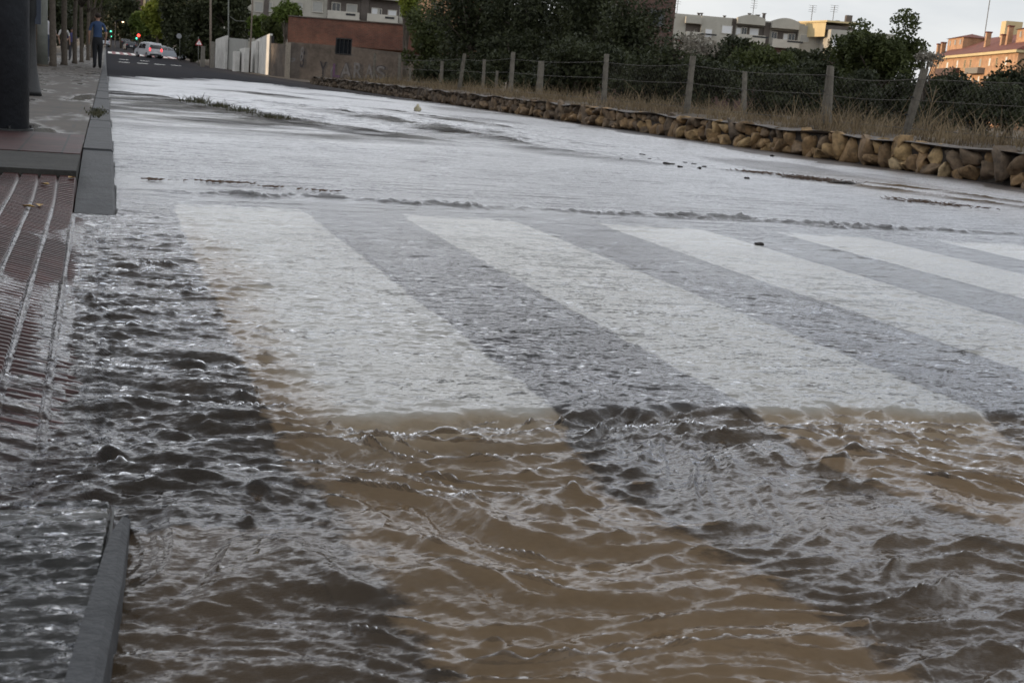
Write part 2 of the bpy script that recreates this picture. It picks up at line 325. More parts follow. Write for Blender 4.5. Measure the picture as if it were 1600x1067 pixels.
# standing wave fronts across the stream: (points, height, reach towards the camera)
FR = [([(-.2, 22), (.9, 20.5), (1.8, 16.4), (2.6, 14.1), (3.8, 11.9)], .060, 2.6),
      ([(3.2, 21.5), (3.9, 18.2), (4.2, 15.3), (4.5, 12.5), (5.2, 10.6)], .050, 1.0),
      ([(2.9, 31), (3.8, 28.6), (4.6, 27)], .04, 1.2),
      ([(5.75, 10.7), (6.0, 10.2), (6.3, 9.8), (6.7, 8.9), (7.1, 8.0), (7.5, 7.0)], .035, .30),
      ([(6.9, 10.2), (7.3, 9.0), (7.8, 7.6)], .03, .35),
      ([(4.9, 24), (5.6, 20), (6.1, 16.5)], .03, .8)]
def water_z(X, Y, r):
    wx = X+.06*samp(T_low, X, Y)+.10*np.sin(1.1*Y); wy = Y+.07*samp(T_low2, X, Y)
    lf = .5+.5*np.tanh(samp(T_low2, X*.8+3, Y*.8)*1.1)
    jy = 2.085+.018*samp(T_low2, X*1.7, Y*0+.3)+.015*samp(T_low, X*.7+5, X*0)+.010*samp(T_low, X*8.3, X*0+2)
    chan = 1-sstep(.16, .50, X+.03*samp(T_low, X, Y))            # gutter beside the kerb
    nearz = (1-sstep(-.015, .035, Y-jy))
    nch = nearz*(1-chan)
    far1 = 1-sstep(3.5, 7, r); far2 = 1-sstep(5, 12, r)
    z = np.zeros_like(X)
    # drop over the platform edge followed by standing waves
    s = np.maximum(jy-Y, 0)
    z -= .018*nch
    z += nch*.011*np.cos(2*np.pi*(s+.01*samp(T_c, X*.5, Y*.5))/.165+2.0)*np.exp(-s/.30)*(.5+.7*lf)*(.55+.5*np.tanh(samp(T_b, X*1.2+2, Y*.5)))*sstep(0, .04, s)
    z -= chan*.022*(1-sstep(1.6, 3.2, Y))
    # chop
    rot = sstep(.8, 1.9, X)
    A = samp(T_a, wx, wy*1.0)*(1-rot)+samp(T_b, wx*.8, wy)*rot
    calm = .35+.65*lf
    gain = nch*(.0047*(1-rot*.5))*(1-.45*sstep(.1, .9, s)*(X > .9))
    z += crest(A, .38)*calm*(gain+chan*(.0046*(1-sstep(2.2, 3.4, Y))+.0010*(1-sstep(3.4, 6.5, Y)))*sstep(-.12, .05, X)+.0010*(1-nearz)*far2)
    Cc = samp(T_c, wx, wy)
    rg = lambda q: (1-np.minimum(np.sqrt(q*q+.12)-.30, 1.6)/1.6)**2.0
    z += nch*(.0030*rg(samp(T_a, wx*1.35+1, wy*1.25))*calm+(.0024)*rg(samp(T_b, wx*2.1+.6, wy*2.0+.4))*(.5+.8*lf))
    z += chan*far1*.0020*rg(samp(T_b, wx*2.6+.2, wy*2.2+.1))*(1-sstep(3.5, 6.5, Y))
    lumpy = nch*np.exp(-s/.22)*sstep(.01, .06, s)*.009*rg(samp(T_a, X*1.9, Y*2.2+2))*sstep(.0, .03, s); z += lumpy
    z += crest(Cc, .45)*(nch*.0027+chan*.0018*far1*sstep(-.16, 0, X)+(1-nearz)*.00042*far1*(1+.6*lf))
    z += samp(T_d, X, Y)*(.00030+.00014*nch)*far1; z += .0016*samp(T_c, X*1.3+.7, Y*1.1)*np.exp(-((Y-jy)/.05)**2)*(1-chan)
    E = samp(T_e, wx, Y); z += np.maximum(E-1.35, 0)*.0030*(1-nearz)*(1-chan)*(1-sstep(14, 26, r))
    z += samp(T_far, X*1.6, Y)*.0022*sstep(7, 16, Y)
    # little standing ridge on the upstream edge of the platform
    ye = 5.93+.05*samp(T_low2, X*.8, Y*0)+.02*samp(T_c, X*.6, X*.2)
    amp = .0085*(1.1+.5*np.clip(samp(T_low, X*1.3, 0*Y+1), -.9, 1.6))*sstep(.15, .5, X)
    z += amp*np.exp(-((Y-ye)/.05)**2)*(1+.5*samp(T_c, X, Y*.6)); z -= .5*amp*np.exp(-((Y-ye+.11)/.06)**2)
    # ripples over the painted bar
    ysr = 3.3-1.55*(X-.45)
    z += .0016*np.sin(2*np.pi*(Y+.55*X)/.055+1.5*samp(T_low, X*2, Y*2))*np.exp(-((Y-ysr)/.35)**2)*(X > .25)*(X < 1.15)*(1-nearz)
    RIP_DIM = np.zeros_like(X)
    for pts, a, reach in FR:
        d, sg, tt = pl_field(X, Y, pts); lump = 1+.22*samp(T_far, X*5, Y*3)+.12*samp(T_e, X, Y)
        near_ = (1.5 if reach > 2 else 1)*np.where(sg > 0, 0, np.clip(1-d/(reach*(1.5 if reach > 2 else 1)), 0, 1)**.8)*np.sin(np.pi*np.clip(tt*.94+.06, 0, 1))**.5; RIP_DIM = np.maximum(RIP_DIM, near_*np.clip(.75+.35*samp(T_far, X*4, Y*3), .2, 1.3))  # near-side mask of each front: adds ripple and also dims the reflection
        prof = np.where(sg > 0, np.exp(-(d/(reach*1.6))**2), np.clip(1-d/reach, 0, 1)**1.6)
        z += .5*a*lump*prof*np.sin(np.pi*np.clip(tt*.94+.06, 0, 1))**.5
    return z, nch, chan, lf, RIP_DIM, jy
def build_water():
    na, nr = 1150, 1350
    th = np.radians(np.linspace(-16, 57, na)); rr = np.exp(np.linspace(math.log(1.15), math.log(62), nr))
    TH, RR = np.meshgrid(th, rr); X = RR*np.sin(TH); Y = RR*np.cos(TH)-.55
    Z, nch, chan, lf, RIP_DIM, jy = water_z(X, Y, RR)
    # keep above the sea of the drowned pavement
    lip = kf = np.interp(Y, [-.5, .6, 1.13, 1.35, 1.5, 1.63], [-.11, -.035, .008, .026, .034, .040])
    slab = (Y < 1.66) & (X < lip-.01)
    sl = (1-sstep(1.605+.35*np.minimum(X-.03, 0)*-.25, 1.66+.35*np.minimum(X-.03, 0)*-.25, Y))*(1-sstep(-.012, .0, X-lip+.016))
    zs = .020+.0010*samp(T_d, X*.8, Y)+.0012*samp(T_c, X*.9, Y*1.9)+.0008*samp(T_a, X*1.6, Y*2)
    Z = Z*(1-sl)+zs*sl
    # swell where the flow meets the kerb tip
    g = np.exp(-((X-.07)/.16)**2-((Y-1.80)/.16)**2); Z += .012*g+.003*g*samp(T_c, X, Y)
    # water film on the tile ramp
    P = tile_z(X, Y)
    film = .0040+.0022*samp(T_low, X*3, Y*1.5)+.0034*groove(X, Y)*(1-.5*sstep(3.5, 5, Y))-.0045*sstep(.05, .8, -(X+.1))-.006*sstep(4.3, 5.0, Y)-.0004*samp(T_d, X, Y)+(.0016*samp(T_c, X*1.2, Y*1.2)+.0025*samp(T_a, X*1.5, Y*1.5))*(1-sstep(2.0, 3.2, Y))
    xs_ = np.interp(Y, [1.6, 1.75, 2.0, 2.35, 3.3, 5.2], [-.42, -.30, -.19, -.12, -.095, -.10]); film += .004*(1-sstep(0, .05, xs_-X))
    on = (X < -.06) & (Y > 1.70) & (Y < 5.3)
    Z = np.where(on, np.maximum(Z, P+film), Z)
    Z = np.where((Y > 4.9) & (X < .045), -.03, Z)
    nm = (1-sstep(-.01, .018, Y-jy))*(1-chan); murk = .10+.36*np.maximum(nch, nm)+.42*chan*(1-sstep(2.5, 6, Y))
    murk = murk*(1-sl)+.04*sl
    murk = np.where(on, .04+.25*(Z > P+.008), murk)
    mudfar = sstep(5.2, 7.2, X)*(1-sstep(9, 13, Y)); murk = np.maximum(murk, .45*mudfar)
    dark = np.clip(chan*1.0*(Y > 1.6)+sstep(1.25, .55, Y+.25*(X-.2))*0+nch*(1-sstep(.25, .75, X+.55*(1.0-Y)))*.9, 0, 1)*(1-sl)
    sheen_dim = np.clip(1.15*RIP_DIM+.45*sstep(.5, 2.0, samp(T_far, X*2.2+3, Y*.55))*sstep(7, 12, Y)+.55*sstep(.9, 2.3, samp(T_e, X*.45+1, Y*1.5))*sstep(3, 6, Y)*(1-sstep(20, 35, Y)), 0, 1)  # painted dimming of the sky reflection: wave fronts, broad patches, streaks
    rip = np.interp(RR, [0, 2.2, 3.5, 6, 10, 20, 40], [.95, 1.05, 1.05, .85, .62, .5, .4])*(1+.18*np.tanh(samp(T_far, X*2.3, Y*1.1)))*(1-.2*nch)+.7*sl+.3*RIP_DIM*np.interp(RR, [5, 20], [1, .6])
    i = np.arange(nr-1)[:, None]*na+np.arange(na-1)[None]
    f = np.stack([i, i+1, i+na+1, i+na], -1)
    xc = X[:-1, :-1]; yc = Y[:-1, :-1]
    edge = 8.75+.25*samp(T_far, xc*2, yc)
    keep = (xc < np.where(yc > 4, np.maximum(edge, 8.3), 9.4)) & (xc > -1.1) & ~((yc > 5.45) & (xc < .04)) & (yc < 58)
    f = f[keep]
    return mobj('flood_water', np.stack([X, Y, Z], -1), f, M['water'], smooth=True, attrs={'murk': murk.ravel(), 'dark': dark.ravel(), 'rip': rip.ravel(), 'far': sstep(2.9, 8.0, RR).ravel(), 'sheen_dim': sheen_dim.ravel()})
t = NT('flood_water')
murk = t.n('ShaderNodeAttribute', attribute_name='murk').outputs['Fac']; dark = t.n('ShaderNodeAttribute', attribute_name='dark').outputs['Fac']
geo = t.n('ShaderNodeNewGeometry')
v1 = t.coord((.75, 1.7, 1)); v2 = t.coord((.7, 2.4, 1)); v3 = t.coord((.45, 1.8, 1))
def slopes(vec, sc, amt, det=2):
    c = t.noise(vec, sc, det, .6, 'Color'); a = t.n('ShaderNodeVectorMath', {0: c, 1: (.5, .5, .5)}, operation='SUBTRACT')
    return t.n('ShaderNodeVectorMath', {0: a.outputs[0], 1: amt}, operation='MULTIPLY').outputs[0]
s1 = slopes(v1, 62, (.50, .85, 0)); s2 = slopes(v2, 20, (.36, .75, 0)); s3 = slopes(v3, 6, (.12, .40, 0), 3); s0 = slopes(v1, 165, (.45, .60, 0), 1)
add = lambda a, b: t.n('ShaderNodeVectorMath', {0: a, 1: b}, operation='ADD').outputs[0]
rip = t.n('ShaderNodeAttribute', attribute_name='rip').outputs['Fac']
rs = t.n('ShaderNodeVectorMath', {0: add(add(add(s1, s0), s2), s3), 'Scale': rip}, operation='SCALE').outputs[0]
N = t.n('ShaderNodeVectorMath', {0: add(geo.outputs['Normal'], rs)}, operation='NORMALIZE').outputs[0]
far = t.n('ShaderNodeAttribute', attribute_name='far').outputs['Fac']; sheen_dim = t.n('ShaderNodeAttribute', attribute_name='sheen_dim').outputs['Fac']
fr = t.n('ShaderNodeFresnel', {'IOR': 1.34, 'Normal': N}); frs = t.math('MULTIPLY', fr.outputs[0], t.math('SUBTRACT', t.math('SUBTRACT', 1.0, t.math('MULTIPLY', far, .34)), t.math('MULTIPLY', sheen_dim, .68)))  # reflection scaled down with distance and where the dimming mask is painted
gl = t.n('ShaderNodeBsdfGlossy', {'Color': (.96, .97, 1.0), 'Roughness': t.math('ADD', .11, t.math('MULTIPLY', far, .18)), 'Normal': N})
mudn = t.noise(t.coord((1, 1, 1)), 3.0, 4)
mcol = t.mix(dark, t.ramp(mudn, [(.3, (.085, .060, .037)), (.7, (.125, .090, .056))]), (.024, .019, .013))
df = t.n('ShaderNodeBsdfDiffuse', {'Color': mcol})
tint = t.ramp(murk, [(.12, (.93, .93, .92)), (.40, (.87, .72, .545))])
tr = t.n('ShaderNodeBsdfTransparent', {'Color': tint})
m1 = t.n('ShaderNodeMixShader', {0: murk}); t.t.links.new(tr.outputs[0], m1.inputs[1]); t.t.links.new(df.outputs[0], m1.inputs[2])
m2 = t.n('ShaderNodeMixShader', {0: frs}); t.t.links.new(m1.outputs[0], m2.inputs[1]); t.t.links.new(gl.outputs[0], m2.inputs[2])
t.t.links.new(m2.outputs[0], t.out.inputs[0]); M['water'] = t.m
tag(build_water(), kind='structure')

# ---------------------------------------------------------------- terrain around
def verge_z(X, Y): return (.36-.09*(1-sstep(9.6, 10.3, X)))*(1-sstep(46, 62, Y))+.05+.00006*np.maximum(Y-60, 0)**2
M['soil'] = plain('dry_soil', (.10, .078, .055), .95, .35, 3)
tag(grid('verge', np.concatenate([np.linspace(9.6, 10.4, 9), np.linspace(10.6, 14, 10), np.linspace(16, 420, 40)]), np.concatenate([np.linspace(0, 60, 50), np.linspace(65, 420, 40)]), verge_z, M['soil']), kind='structure')
tag(grid('ground', np.linspace(-300, 450, 20), np.linspace(-60, 900, 40), lambda X, Y: -.25+.00006*np.maximum(Y-60, 0)**2*(Y < 421)+.00006*360**2*(Y >= 421)+0*X, M['soil']), kind='structure')

# ---------------------------------------------------------------- stone wall
def ico(sub):
    bm = bmesh.new(); bmesh.ops.create_icosphere(bm, subdivisions=sub, radius=1); v = np.array([p.co[:] for p in bm.verts]); f = np.array([[q.index for q in p.verts] for p in bm.faces]); bm.free(); return v, f
IV, IF = ico(3)
def stones():
    V = []; Fc = []; T = []; b = 0; g = np.random.default_rng(11)
    def put(c, s):
        nonlocal b
        p = IV.copy(); q = np.abs(p)**.34*np.sign(p); q = q/np.abs(q).max()*1.16; q = q*(1+g.normal(0, .012, (len(q), 1)))
        for _ in range(11):
            nn = g.normal(0, 1, 3); nn /= np.linalg.norm(nn); dd = g.uniform(.52, .95); e_ = np.maximum(q@nn-dd, 0)[:, None]; q = q-nn*e_*.92
        ph = g.uniform(0, 6, 6); q = q*(1+.09*np.sin(2.7*p[:, [1]]+ph[0])*np.cos(2.3*p[:, [2]]+ph[1])+.07*np.sin(4.7*p[:, [0]]+ph[2])*np.sin(4.1*p[:, [2]]+ph[3])+.035*np.sin(11*p[:, [1]]+ph[4])*np.sin(9*p[:, [2]]+ph[5]))
        sh = g.normal(0, .16); q[:, 1] += sh*q[:, 2]; q[:, 2] += g.normal(0, .12)*q[:, 1]
        a = g.normal(0, .16); ca, sa = math.cos(a), math.sin(a); y = q[:, 1]*s[1]; z = q[:, 2]*s[2]
        V.append(np.stack([q[:, 0]*s[0]+c[0], y*ca-z*sa+c[1], y*sa+z*ca+c[2]], -1)); Fc.append(IF+b); b += len(p)
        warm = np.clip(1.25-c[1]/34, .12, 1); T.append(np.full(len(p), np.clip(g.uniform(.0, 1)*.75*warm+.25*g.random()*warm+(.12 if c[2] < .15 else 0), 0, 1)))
    y = 6.0
    while y < 60:
        w = g.uniform(.13, .34); lo = float(road_z(9.4, y)); Hh = .36
        wx = 9.50+.03*math.sin(y*1.3)
        if g.random() < .18: put((wx, y+w/2, lo+Hh/2), (.15, w*.54, Hh*.53))
        else:
            h1 = g.uniform(.13, .24)
            if w > .3 and g.random() < .5:
                k = g.uniform(.35, .65); put((wx, y+w*k/2, lo+h1/2), (.15, w*k*.56, h1*.56)); put((wx, y+w*(1+k)/2, lo+h1/2), (.15, w*(1-k)*.56, h1*.55))
            else: put((wx, y+w/2, lo+h1/2), (.15, w*.54, h1*.57))
            put((wx+.03, y+w/2+g.normal(0, .03), lo+(Hh+h1)/2), (.14, w*g.uniform(.42, .55), (Hh-h1)*.57))
        if g.random() < .25: put((wx-.05, y+w, lo+.04), (.09, .09, .07))
        y += w
    return np.concatenate(V), np.concatenate(Fc), np.concatenate(T)
V, Fc, T = stones()
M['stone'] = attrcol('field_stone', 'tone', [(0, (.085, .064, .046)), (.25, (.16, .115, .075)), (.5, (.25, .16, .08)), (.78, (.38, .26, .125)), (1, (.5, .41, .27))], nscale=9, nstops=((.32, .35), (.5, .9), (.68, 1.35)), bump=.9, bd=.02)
sw = tag(empty('stone_wall', (9.5, 6, 0)), 'low dry stone wall of rough ochre boulders edging the flooded road', 'wall')
def par(o, root): o.parent = root; o.matrix_parent_inverse = root.matrix_basis.inverted(); return o
def rootat(name, loc): return empty(name, loc)
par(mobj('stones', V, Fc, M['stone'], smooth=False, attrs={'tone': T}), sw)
M['mortar'] = plain('dark_mortar', (.045, .038, .032), .95, .4, 8)
par(MB().box(9.50, 9.62, 6, 60, -.1, .33).build('core', M['mortar']), sw)
def capz(X, Y): return .352+.012*np.sin(X*31+Y*2.1)+.015*np.sin(Y*3.3+X*9)+0*X
M['capc'] = plain('rubble_cap', (.16, .142, .128), .95, .35, 14, bump=.8)
par(grid('cap', np.linspace(9.39, 9.98, 8), np.linspace(6, 60, 400), capz, M['capc']), sw)

# ---------------------------------------------------------------- dry grass (stuff)
def blades(name, P, hts, lean, mat, wd=.006, parent=None):
    n = len(P); g = RNG; a = g.uniform(0, 2*np.pi, n); d = np.stack([np.cos(a), np.sin(a), 0*a], -1)
    l = g.normal(0, lean, (n, 2)); side = d*wd*(1+g.random((n, 1)))
    mid = P+np.stack([l[:, 0]*.4, l[:, 1]*.4, np.ones(n)*.55], -1)*hts[:, None]; top = P+np.stack([l[:, 0]*1.3, l[:, 1]*1.3, np.ones(n)], -1)*hts[:, None]
    V = np.stack([P-side, P+side, mid+side*.8, mid-side*.8, top+side*.25, top-side*.25], 1).reshape(-1, 3)
    b = np.arange(n)[:, None]*6; f = np.concatenate([b+[0, 1, 2, 3], b+[3, 2, 4, 5]])
    return mobj(name, V, f, mat, parent)
n = 26000; Y = 8+52*RNG.random(n)**1.5; X = 9.75+RNG.random(n)**1.4*2.6
cl = np.sin(Y*2.1)+np.sin(Y*.83+1)+np.sin(X*5+Y*3.1); k = cl+RNG.normal(0, .8, n) > -.3
X = X[k]; Y = Y[k]; hts = np.clip(RNG.gamma(4, .045, len(X))*(1+.35*np.sin(Y*1.7)), .05, .6)
tag(blades('dry_grass', np.stack([X, Y, verge_z(X, Y)-.02], -1), hts, .35, M['straw'], .004), 'tall dry straw coloured grass growing behind the stone wall', 'grass', kind='stuff')
# green tufts on the drowned kerb edge and in the stream
def tuft(loc, n, r, h, mat, label, sx=1, sy=1):
    P = np.stack([RNG.normal(0, r*sx, n), RNG.normal(0, r*sy, n), np.zeros(n)], -1)
    o = blades('grass_tuft', P, np.abs(RNG.normal(h, h*.35, n)), .5, mat, .004); o.location = loc; return tag(o, label, 'grass tuft', 'grass tufts in the flood', 'stuff')
M['weed'] = leafmat('weed', (.02, .026, .015), (.08, .075, .04), .2)
tuft((-.06, 11.2, .1), 380, .03, .018, M['weed'], 'green weeds sprouting along the kerb top beside the pavement', 1, 12)
for i, (x, y, z, h) in enumerate([(1.28, 18.6, .018, .07), (1.5, 17.4, .02, .05), (1.70, 16.2, .018, .05), (1.95, 15.2, .01, .035)]):
    tuft((x, y, z), 160, .08, h, M['weed'], ['tallest tuft of drowned grass, farthest up the dark wave', 'second tuft of drowned grass on the dark wave', 'third tuft of drowned grass along the dark wave', 'lowest tuft of grass at the near end of the dark wave'][i], 1.2, 3)

# ---------------------------------------------------------------- fence posts and wire
def post(name, top, base, X, w, label, group, twin=False, hid=.12):
    a = xp(*base, X); b = xp(*top, X); z0 = float(verge_z(X, a[1]))-.05
    r = empty(name, (a[0], a[1], z0)); tag(r, label, 'fence post', group)
    lx = b[0]-a[0]; ly = (b[1]-a[1]); hh = b[2]-z0
    mb = MB(); n = 7; vs = []; fs = []
    for i in range(n):
        s = i/(n-1); ww = w*.84*(1-.12*s)*(1+.05*math.sin(i*2.1+a[1])); cx = 0; cy = ly*s*1.0
        c = ww*.22
        ring = [(-ww/2+c, -ww/2), (ww/2-c, -ww/2), (ww/2, -ww/2+c), (ww/2, ww/2-c), (ww/2-c, ww/2), (-ww/2+c, ww/2), (-ww/2, ww/2-c), (-ww/2, -ww/2+c)]
        vs += [(x+cx, y+cy, hh*s) for x, y in ring]
    for i in range(n-1):
        for k in range(8): fs.append((i*8+k, i*8+(k+1) % 8, (i+1)*8+(k+1) % 8, (i+1)*8+k))
    fs.append(tuple((n-1)*8+k for k in range(8)))
    mb.add(vs, fs).build('shaft', M['postcon'], r)
    if twin:
        m2 = MB(); m2.tube([(-w*.2, -w*1.5-.08, 0), (-w*.2, ly-w*.9, hh*.98)], w*.32, 8); m2.build('brace', M['postcon'], r)
    for zf in (.35, .6, .85): MB().tube([(-w*.62, ly*zf, hh*zf-.008), (-w*.62, ly*zf, hh*zf+.008)], w*.2, 6).build('wire_clip', M['castiron'], r)
    return r, (a[0], a[1]+ly*.85, z0+hh*.85), (a[0], a[1], z0)
G = 'concrete posts of the wire fence'
PR = []
PR.append(post('fence_post', (1445, 108), (1412, 222), 10.3, .12, 'fence post leaning far to the right beside a bare sapling', G))
PR.append(post('fence_post', (1297, 103), (1284, 205), 10.3, .10, 'paired fence post with brace, left of the tall tree', G, True))
PR.append(post('fence_post', (1083, 88), (1072, 182), 10.3, .13, 'thick upright fence post in front of pale flowering branches', G))
PR.append(post('fence_post', (948, 85), (943, 162), 10.3, .13, 'upright fence post against the dark evergreens, near their right end', G))
PR.append(post('fence_post', (802, 82), (797, 148), 10.3, .14, 'tallest looking fence post in the middle of the dark evergreens', G))
PR.append(post('fence_post', (726, 84), (717, 144), 10.3, .13, 'slim leaning fence post, first tall one right of the brick shed', G))
G2 = 'smaller posts of the inner fence'
for tp, bs, X, w, lb in [((757, 93), (754, 146), 12, .13, 'small post between the leaning post and the tallest post'), ((777, 111), (774, 146), 12.4, .11, 'short stub post just left of the tallest post'),
                         ((691, 96), (688, 142), 12, .15, 'small square post at the edge of the evergreens'), ((846, 96), (842, 150), 12.5, .22, 'dark broad post in shadow right of the tallest post'),
                         ((1164, 112), (1161, 190), 12.5, .12, 'dark post half hidden in the bushes left of the paired post'), ((586, 84), (584, 130), 11.4, .13, 'pale thin post in front of the graffiti wall'),
                         ((625, 86), (623, 135), 11.4, .14, 'reddish post before the right end of the graffiti wall'), ((641, 106), (640, 138), 11.4, .10, 'low pale stub right of the graffiti')]:
    post('fence_post', tp, bs, X, w, lb, G2)
t = NT('wire_mesh'); M['wire'] = plain('rusty_wire', (.07, .06, .05), .6, .3, 20)
fw = tag(empty('wire_fence', (10.3, 14, .4)), 'sagging rusty chain link mesh strung between the concrete posts', 'fence')
tops = [(10.2, 8.5, 1.25)]+[(p[1][0]-.08, p[1][1], p[1][2]) for p in PR]+[(10.2, 46, 1.3)]
bots = [(10.2, 8.7, .45)]+[(p[2][0]-.08, p[2][1], p[2][2]+.08) for p in PR]+[(10.2, 46, .5)]
st = MB()
for q in (1.0, .62, .1):
    pts = []
    for i in range(len(tops)-1):
        for s in np.linspace(0, 1, 7)[:-1]:
            a = Vector(bots[i]).lerp(Vector(tops[i]), q); b = Vector(bots[i+1]).lerp(Vector(tops[i+1]), q); p = a.lerp(b, s); p.z -= .05*math.sin(math.pi*s)*q; pts.append(p)
    st.tube(pts, .004, 4, False)
par(st.build('strand', M['wire']), fw)
me = MB()
for i in range(0, 4):
    A0, A1, B0, B1 = map(Vector, (bots[i], bots[i+1], tops[i], tops[i+1])); L = (A1-A0).length; Hh = 1.0; nn = int(L/.11)
    for k in range(-8, nn+1):
        for sgn in (1, -1):
            pts = []
            for j in range(9):
                u = (k+j)/nn if sgn > 0 else (k+8-j)/nn; 
                if 0 <= u <= 1: a = A0.lerp(A1, u); b = B0.lerp(B1, u); pts.append(a.lerp(b, j/8)-Vector((0, 0, .03*math.sin(math.pi*u))))
            if len(pts) > 1: me.tube(pts, .0011, 3, False)
par(me.build('mesh', M['wire']), fw)

# ---------------------------------------------------------------- trees and shrubs
def crown_leaves(c, rad, n, size, seed, lobes=26, gap=.18):
    g = np.random.default_rng(seed); rad = np.asarray(rad, float); c = np.asarray(c, float)
    L = g.normal(0, 1, (lobes, 3)); L /= np.linalg.norm(L, axis=1)[:, None]; L *= g.random((lobes, 1))**.45*.74
    lr = g.uniform(.22, .42, lobes)
    i = g.integers(0, lobes, n); d = g.normal(0, 1, (n, 3)); d /= np.linalg.norm(d, axis=1)[:, None]
    P = L[i]+d*(lr[i]*g.random(n)**.4)[:, None]
    s = np.sin(P[:, 0]*7+seed)+np.sin(P[:, 1]*8+seed*2)+np.sin(P[:, 2]*9+seed*3); P = P[s > -3+gap*6+g.normal(0, .3, n)]
    P = P*rad+c; n = len(P)
    a = g.normal(0, 1, (n, 3)); a /= np.linalg.norm(a, axis=1)[:, None]; b = g.normal(0, 1, (n, 3)); b = np.cross(a, b); b /= np.linalg.norm(b, axis=1)[:, None]
    z = size*g.uniform(.55, 1.35, (n, 1)); a = a*z; b = b*z*.55
    V = np.stack([P-a, P+b, P+a, P-b], 1).reshape(-1, 3); f = np.arange(n*4).reshape(-1, 4)
    return V, f, L*rad+c
def tree(kind, label, cat, base, h, rad, cz, n, size, mat, seed, trunk=.12, group=None, lean=(0, 0), lobes=26, tmat=None, gap=.18, extra=None):
    r = tag(empty(kind, base), label, cat, group)
    V, f, L = crown_leaves((lean[0], lean[1], cz), rad, n, size, seed, lobes, gap)
    mobj('crown', V, f, M[mat], r)
    mb = MB(); g = random.Random(seed); top = Vector((lean[0], lean[1], cz))
    if trunk > 0:
        pts = [Vector((0, 0, -.1)), Vector((g.uniform(-.1, .1)*h*.2, 0, h*.25)), top*.6+Vector((g.uniform(-.05, .05)*h, 0, 0)), top]
        mb.tube(pts, [trunk*1.25, trunk, trunk*.75, trunk*.3], 8)
        for q in L[:12]:
            s = pts[2].lerp(pts[1], g.random()*.8); e = Vector(q); m = s.lerp(e, .5)+Vector((0, 0, .06*h*g.random())); mb.tube([s, m, e], [trunk*.45, trunk*.28, trunk*.08], 5)
        mb.build('trunk', tmat or M['bark'], r, True)
    return r
def ptree(kind, label, cat, px, D, pyc, wpx, hpx, n, mat, seed, size=None, trunk=.12, group=None, depth=None, lobes=26, gap=.18):
    wpx *= 1.2; hpx *= 1.12
    """tree whose crown centre shows at (px, pyc) at distance D"""
    c = dp(px, pyc, D); k = D/F; rx = wpx*k/2; rz = hpx*k/2; zb = float(verge_z(c[0], c[1])) if c[0] > 9 else float(pave_z(c[1]))
    zb = min(zb, c[2]-rz*.3)
    return tree(kind, label, cat, (c[0], c[1], zb), c[2]-zb+rz, (rx, depth or rx, rz), c[2]-zb, n, size or 3.0*k, mat, seed, trunk, group, lobes=lobes, gap=gap)
GE = 'dark evergreens behind the wire fence'
ev = [(845, 56, 70, 200, 120, 12000, 'leafdark', 'wide dark evergreen at the back of the row behind the tallest post'), (770, 60, 70, 150, 130, 11000, 'leafdark', 'dark evergreen at the back, left of the tallest post'),
      (935, 54, 70, 160, 130, 11000, 'leafdark', 'dark evergreen at the back in front of the brown tower'), (740, 44, 125, 90, 60, 5000, 'leafdark', 'low shadowy shrub behind the leaning slim post'), (860, 42, 132, 120, 50, 6000, 'leafdark', 'low shadowy shrub behind the dark broad post'), (1000, 36, 140, 110, 70, 7000, 'leafdark', 'low shadowy shrub left of the thick post'),
      (668, 66, 62, 90, 110, 6000, 'leafmid', 'leafy evergreen at the left end of the row, above the brick shed roof'),
      (700, 50, 118, 110, 70, 6000, 'leafdark', 'low evergreen scrub at the foot of the brick shed end'),
      (745, 52, 20, 130, 190, 11000, 'leafdark', 'tall dark evergreen, second from the left in the row'),
      (800, 48, 95, 130, 100, 8000, 'leafdark', 'low dark evergreen filling behind the tallest post'),
      (830, 50, 10, 140, 190, 11000, 'leafdark', 'tall dark evergreen, third in the row'),
      (915, 46, 15, 130, 190, 11000, 'leafdark', 'tall dark evergreen, fourth in the row'),
      (985, 42, 60, 120, 170, 10000, 'leafdark', 'broad evergreen covering the foot of the brown brick tower'),
      (905, 40, 105, 150, 100, 9000, 'leafdark', 'low dark shrub behind the post at the right end of the evergreens'),
      (1040, 36, 120, 120, 130, 9000, 'leafdark', 'dark shrub just left of the thick post')]
for i, (px, D, py, w, h, n, m, lb) in enumerate(ev): ptree('evergreen_tree', lb, 'tree', px, D, py, w, h, n, m, 20+i, group=GE, trunk=.14, lobes=34, gap=.08)
ptree('flowering_shrub', 'shrub with pale seed heads behind the thick post', 'shrub', 1088, 33, 72, 70, 46, 900, 'leafpale', 41, trunk=.05, gap=.3)
ptree('flowering_shrub', 'small shrub with pale flower clusters at the top of the leaning post', 'shrub', 1452, 24, 92, 44, 36, 500, 'leafpale', 42, trunk=.04, gap=.3)
GB = 'dark bushes behind the right part of the fence'
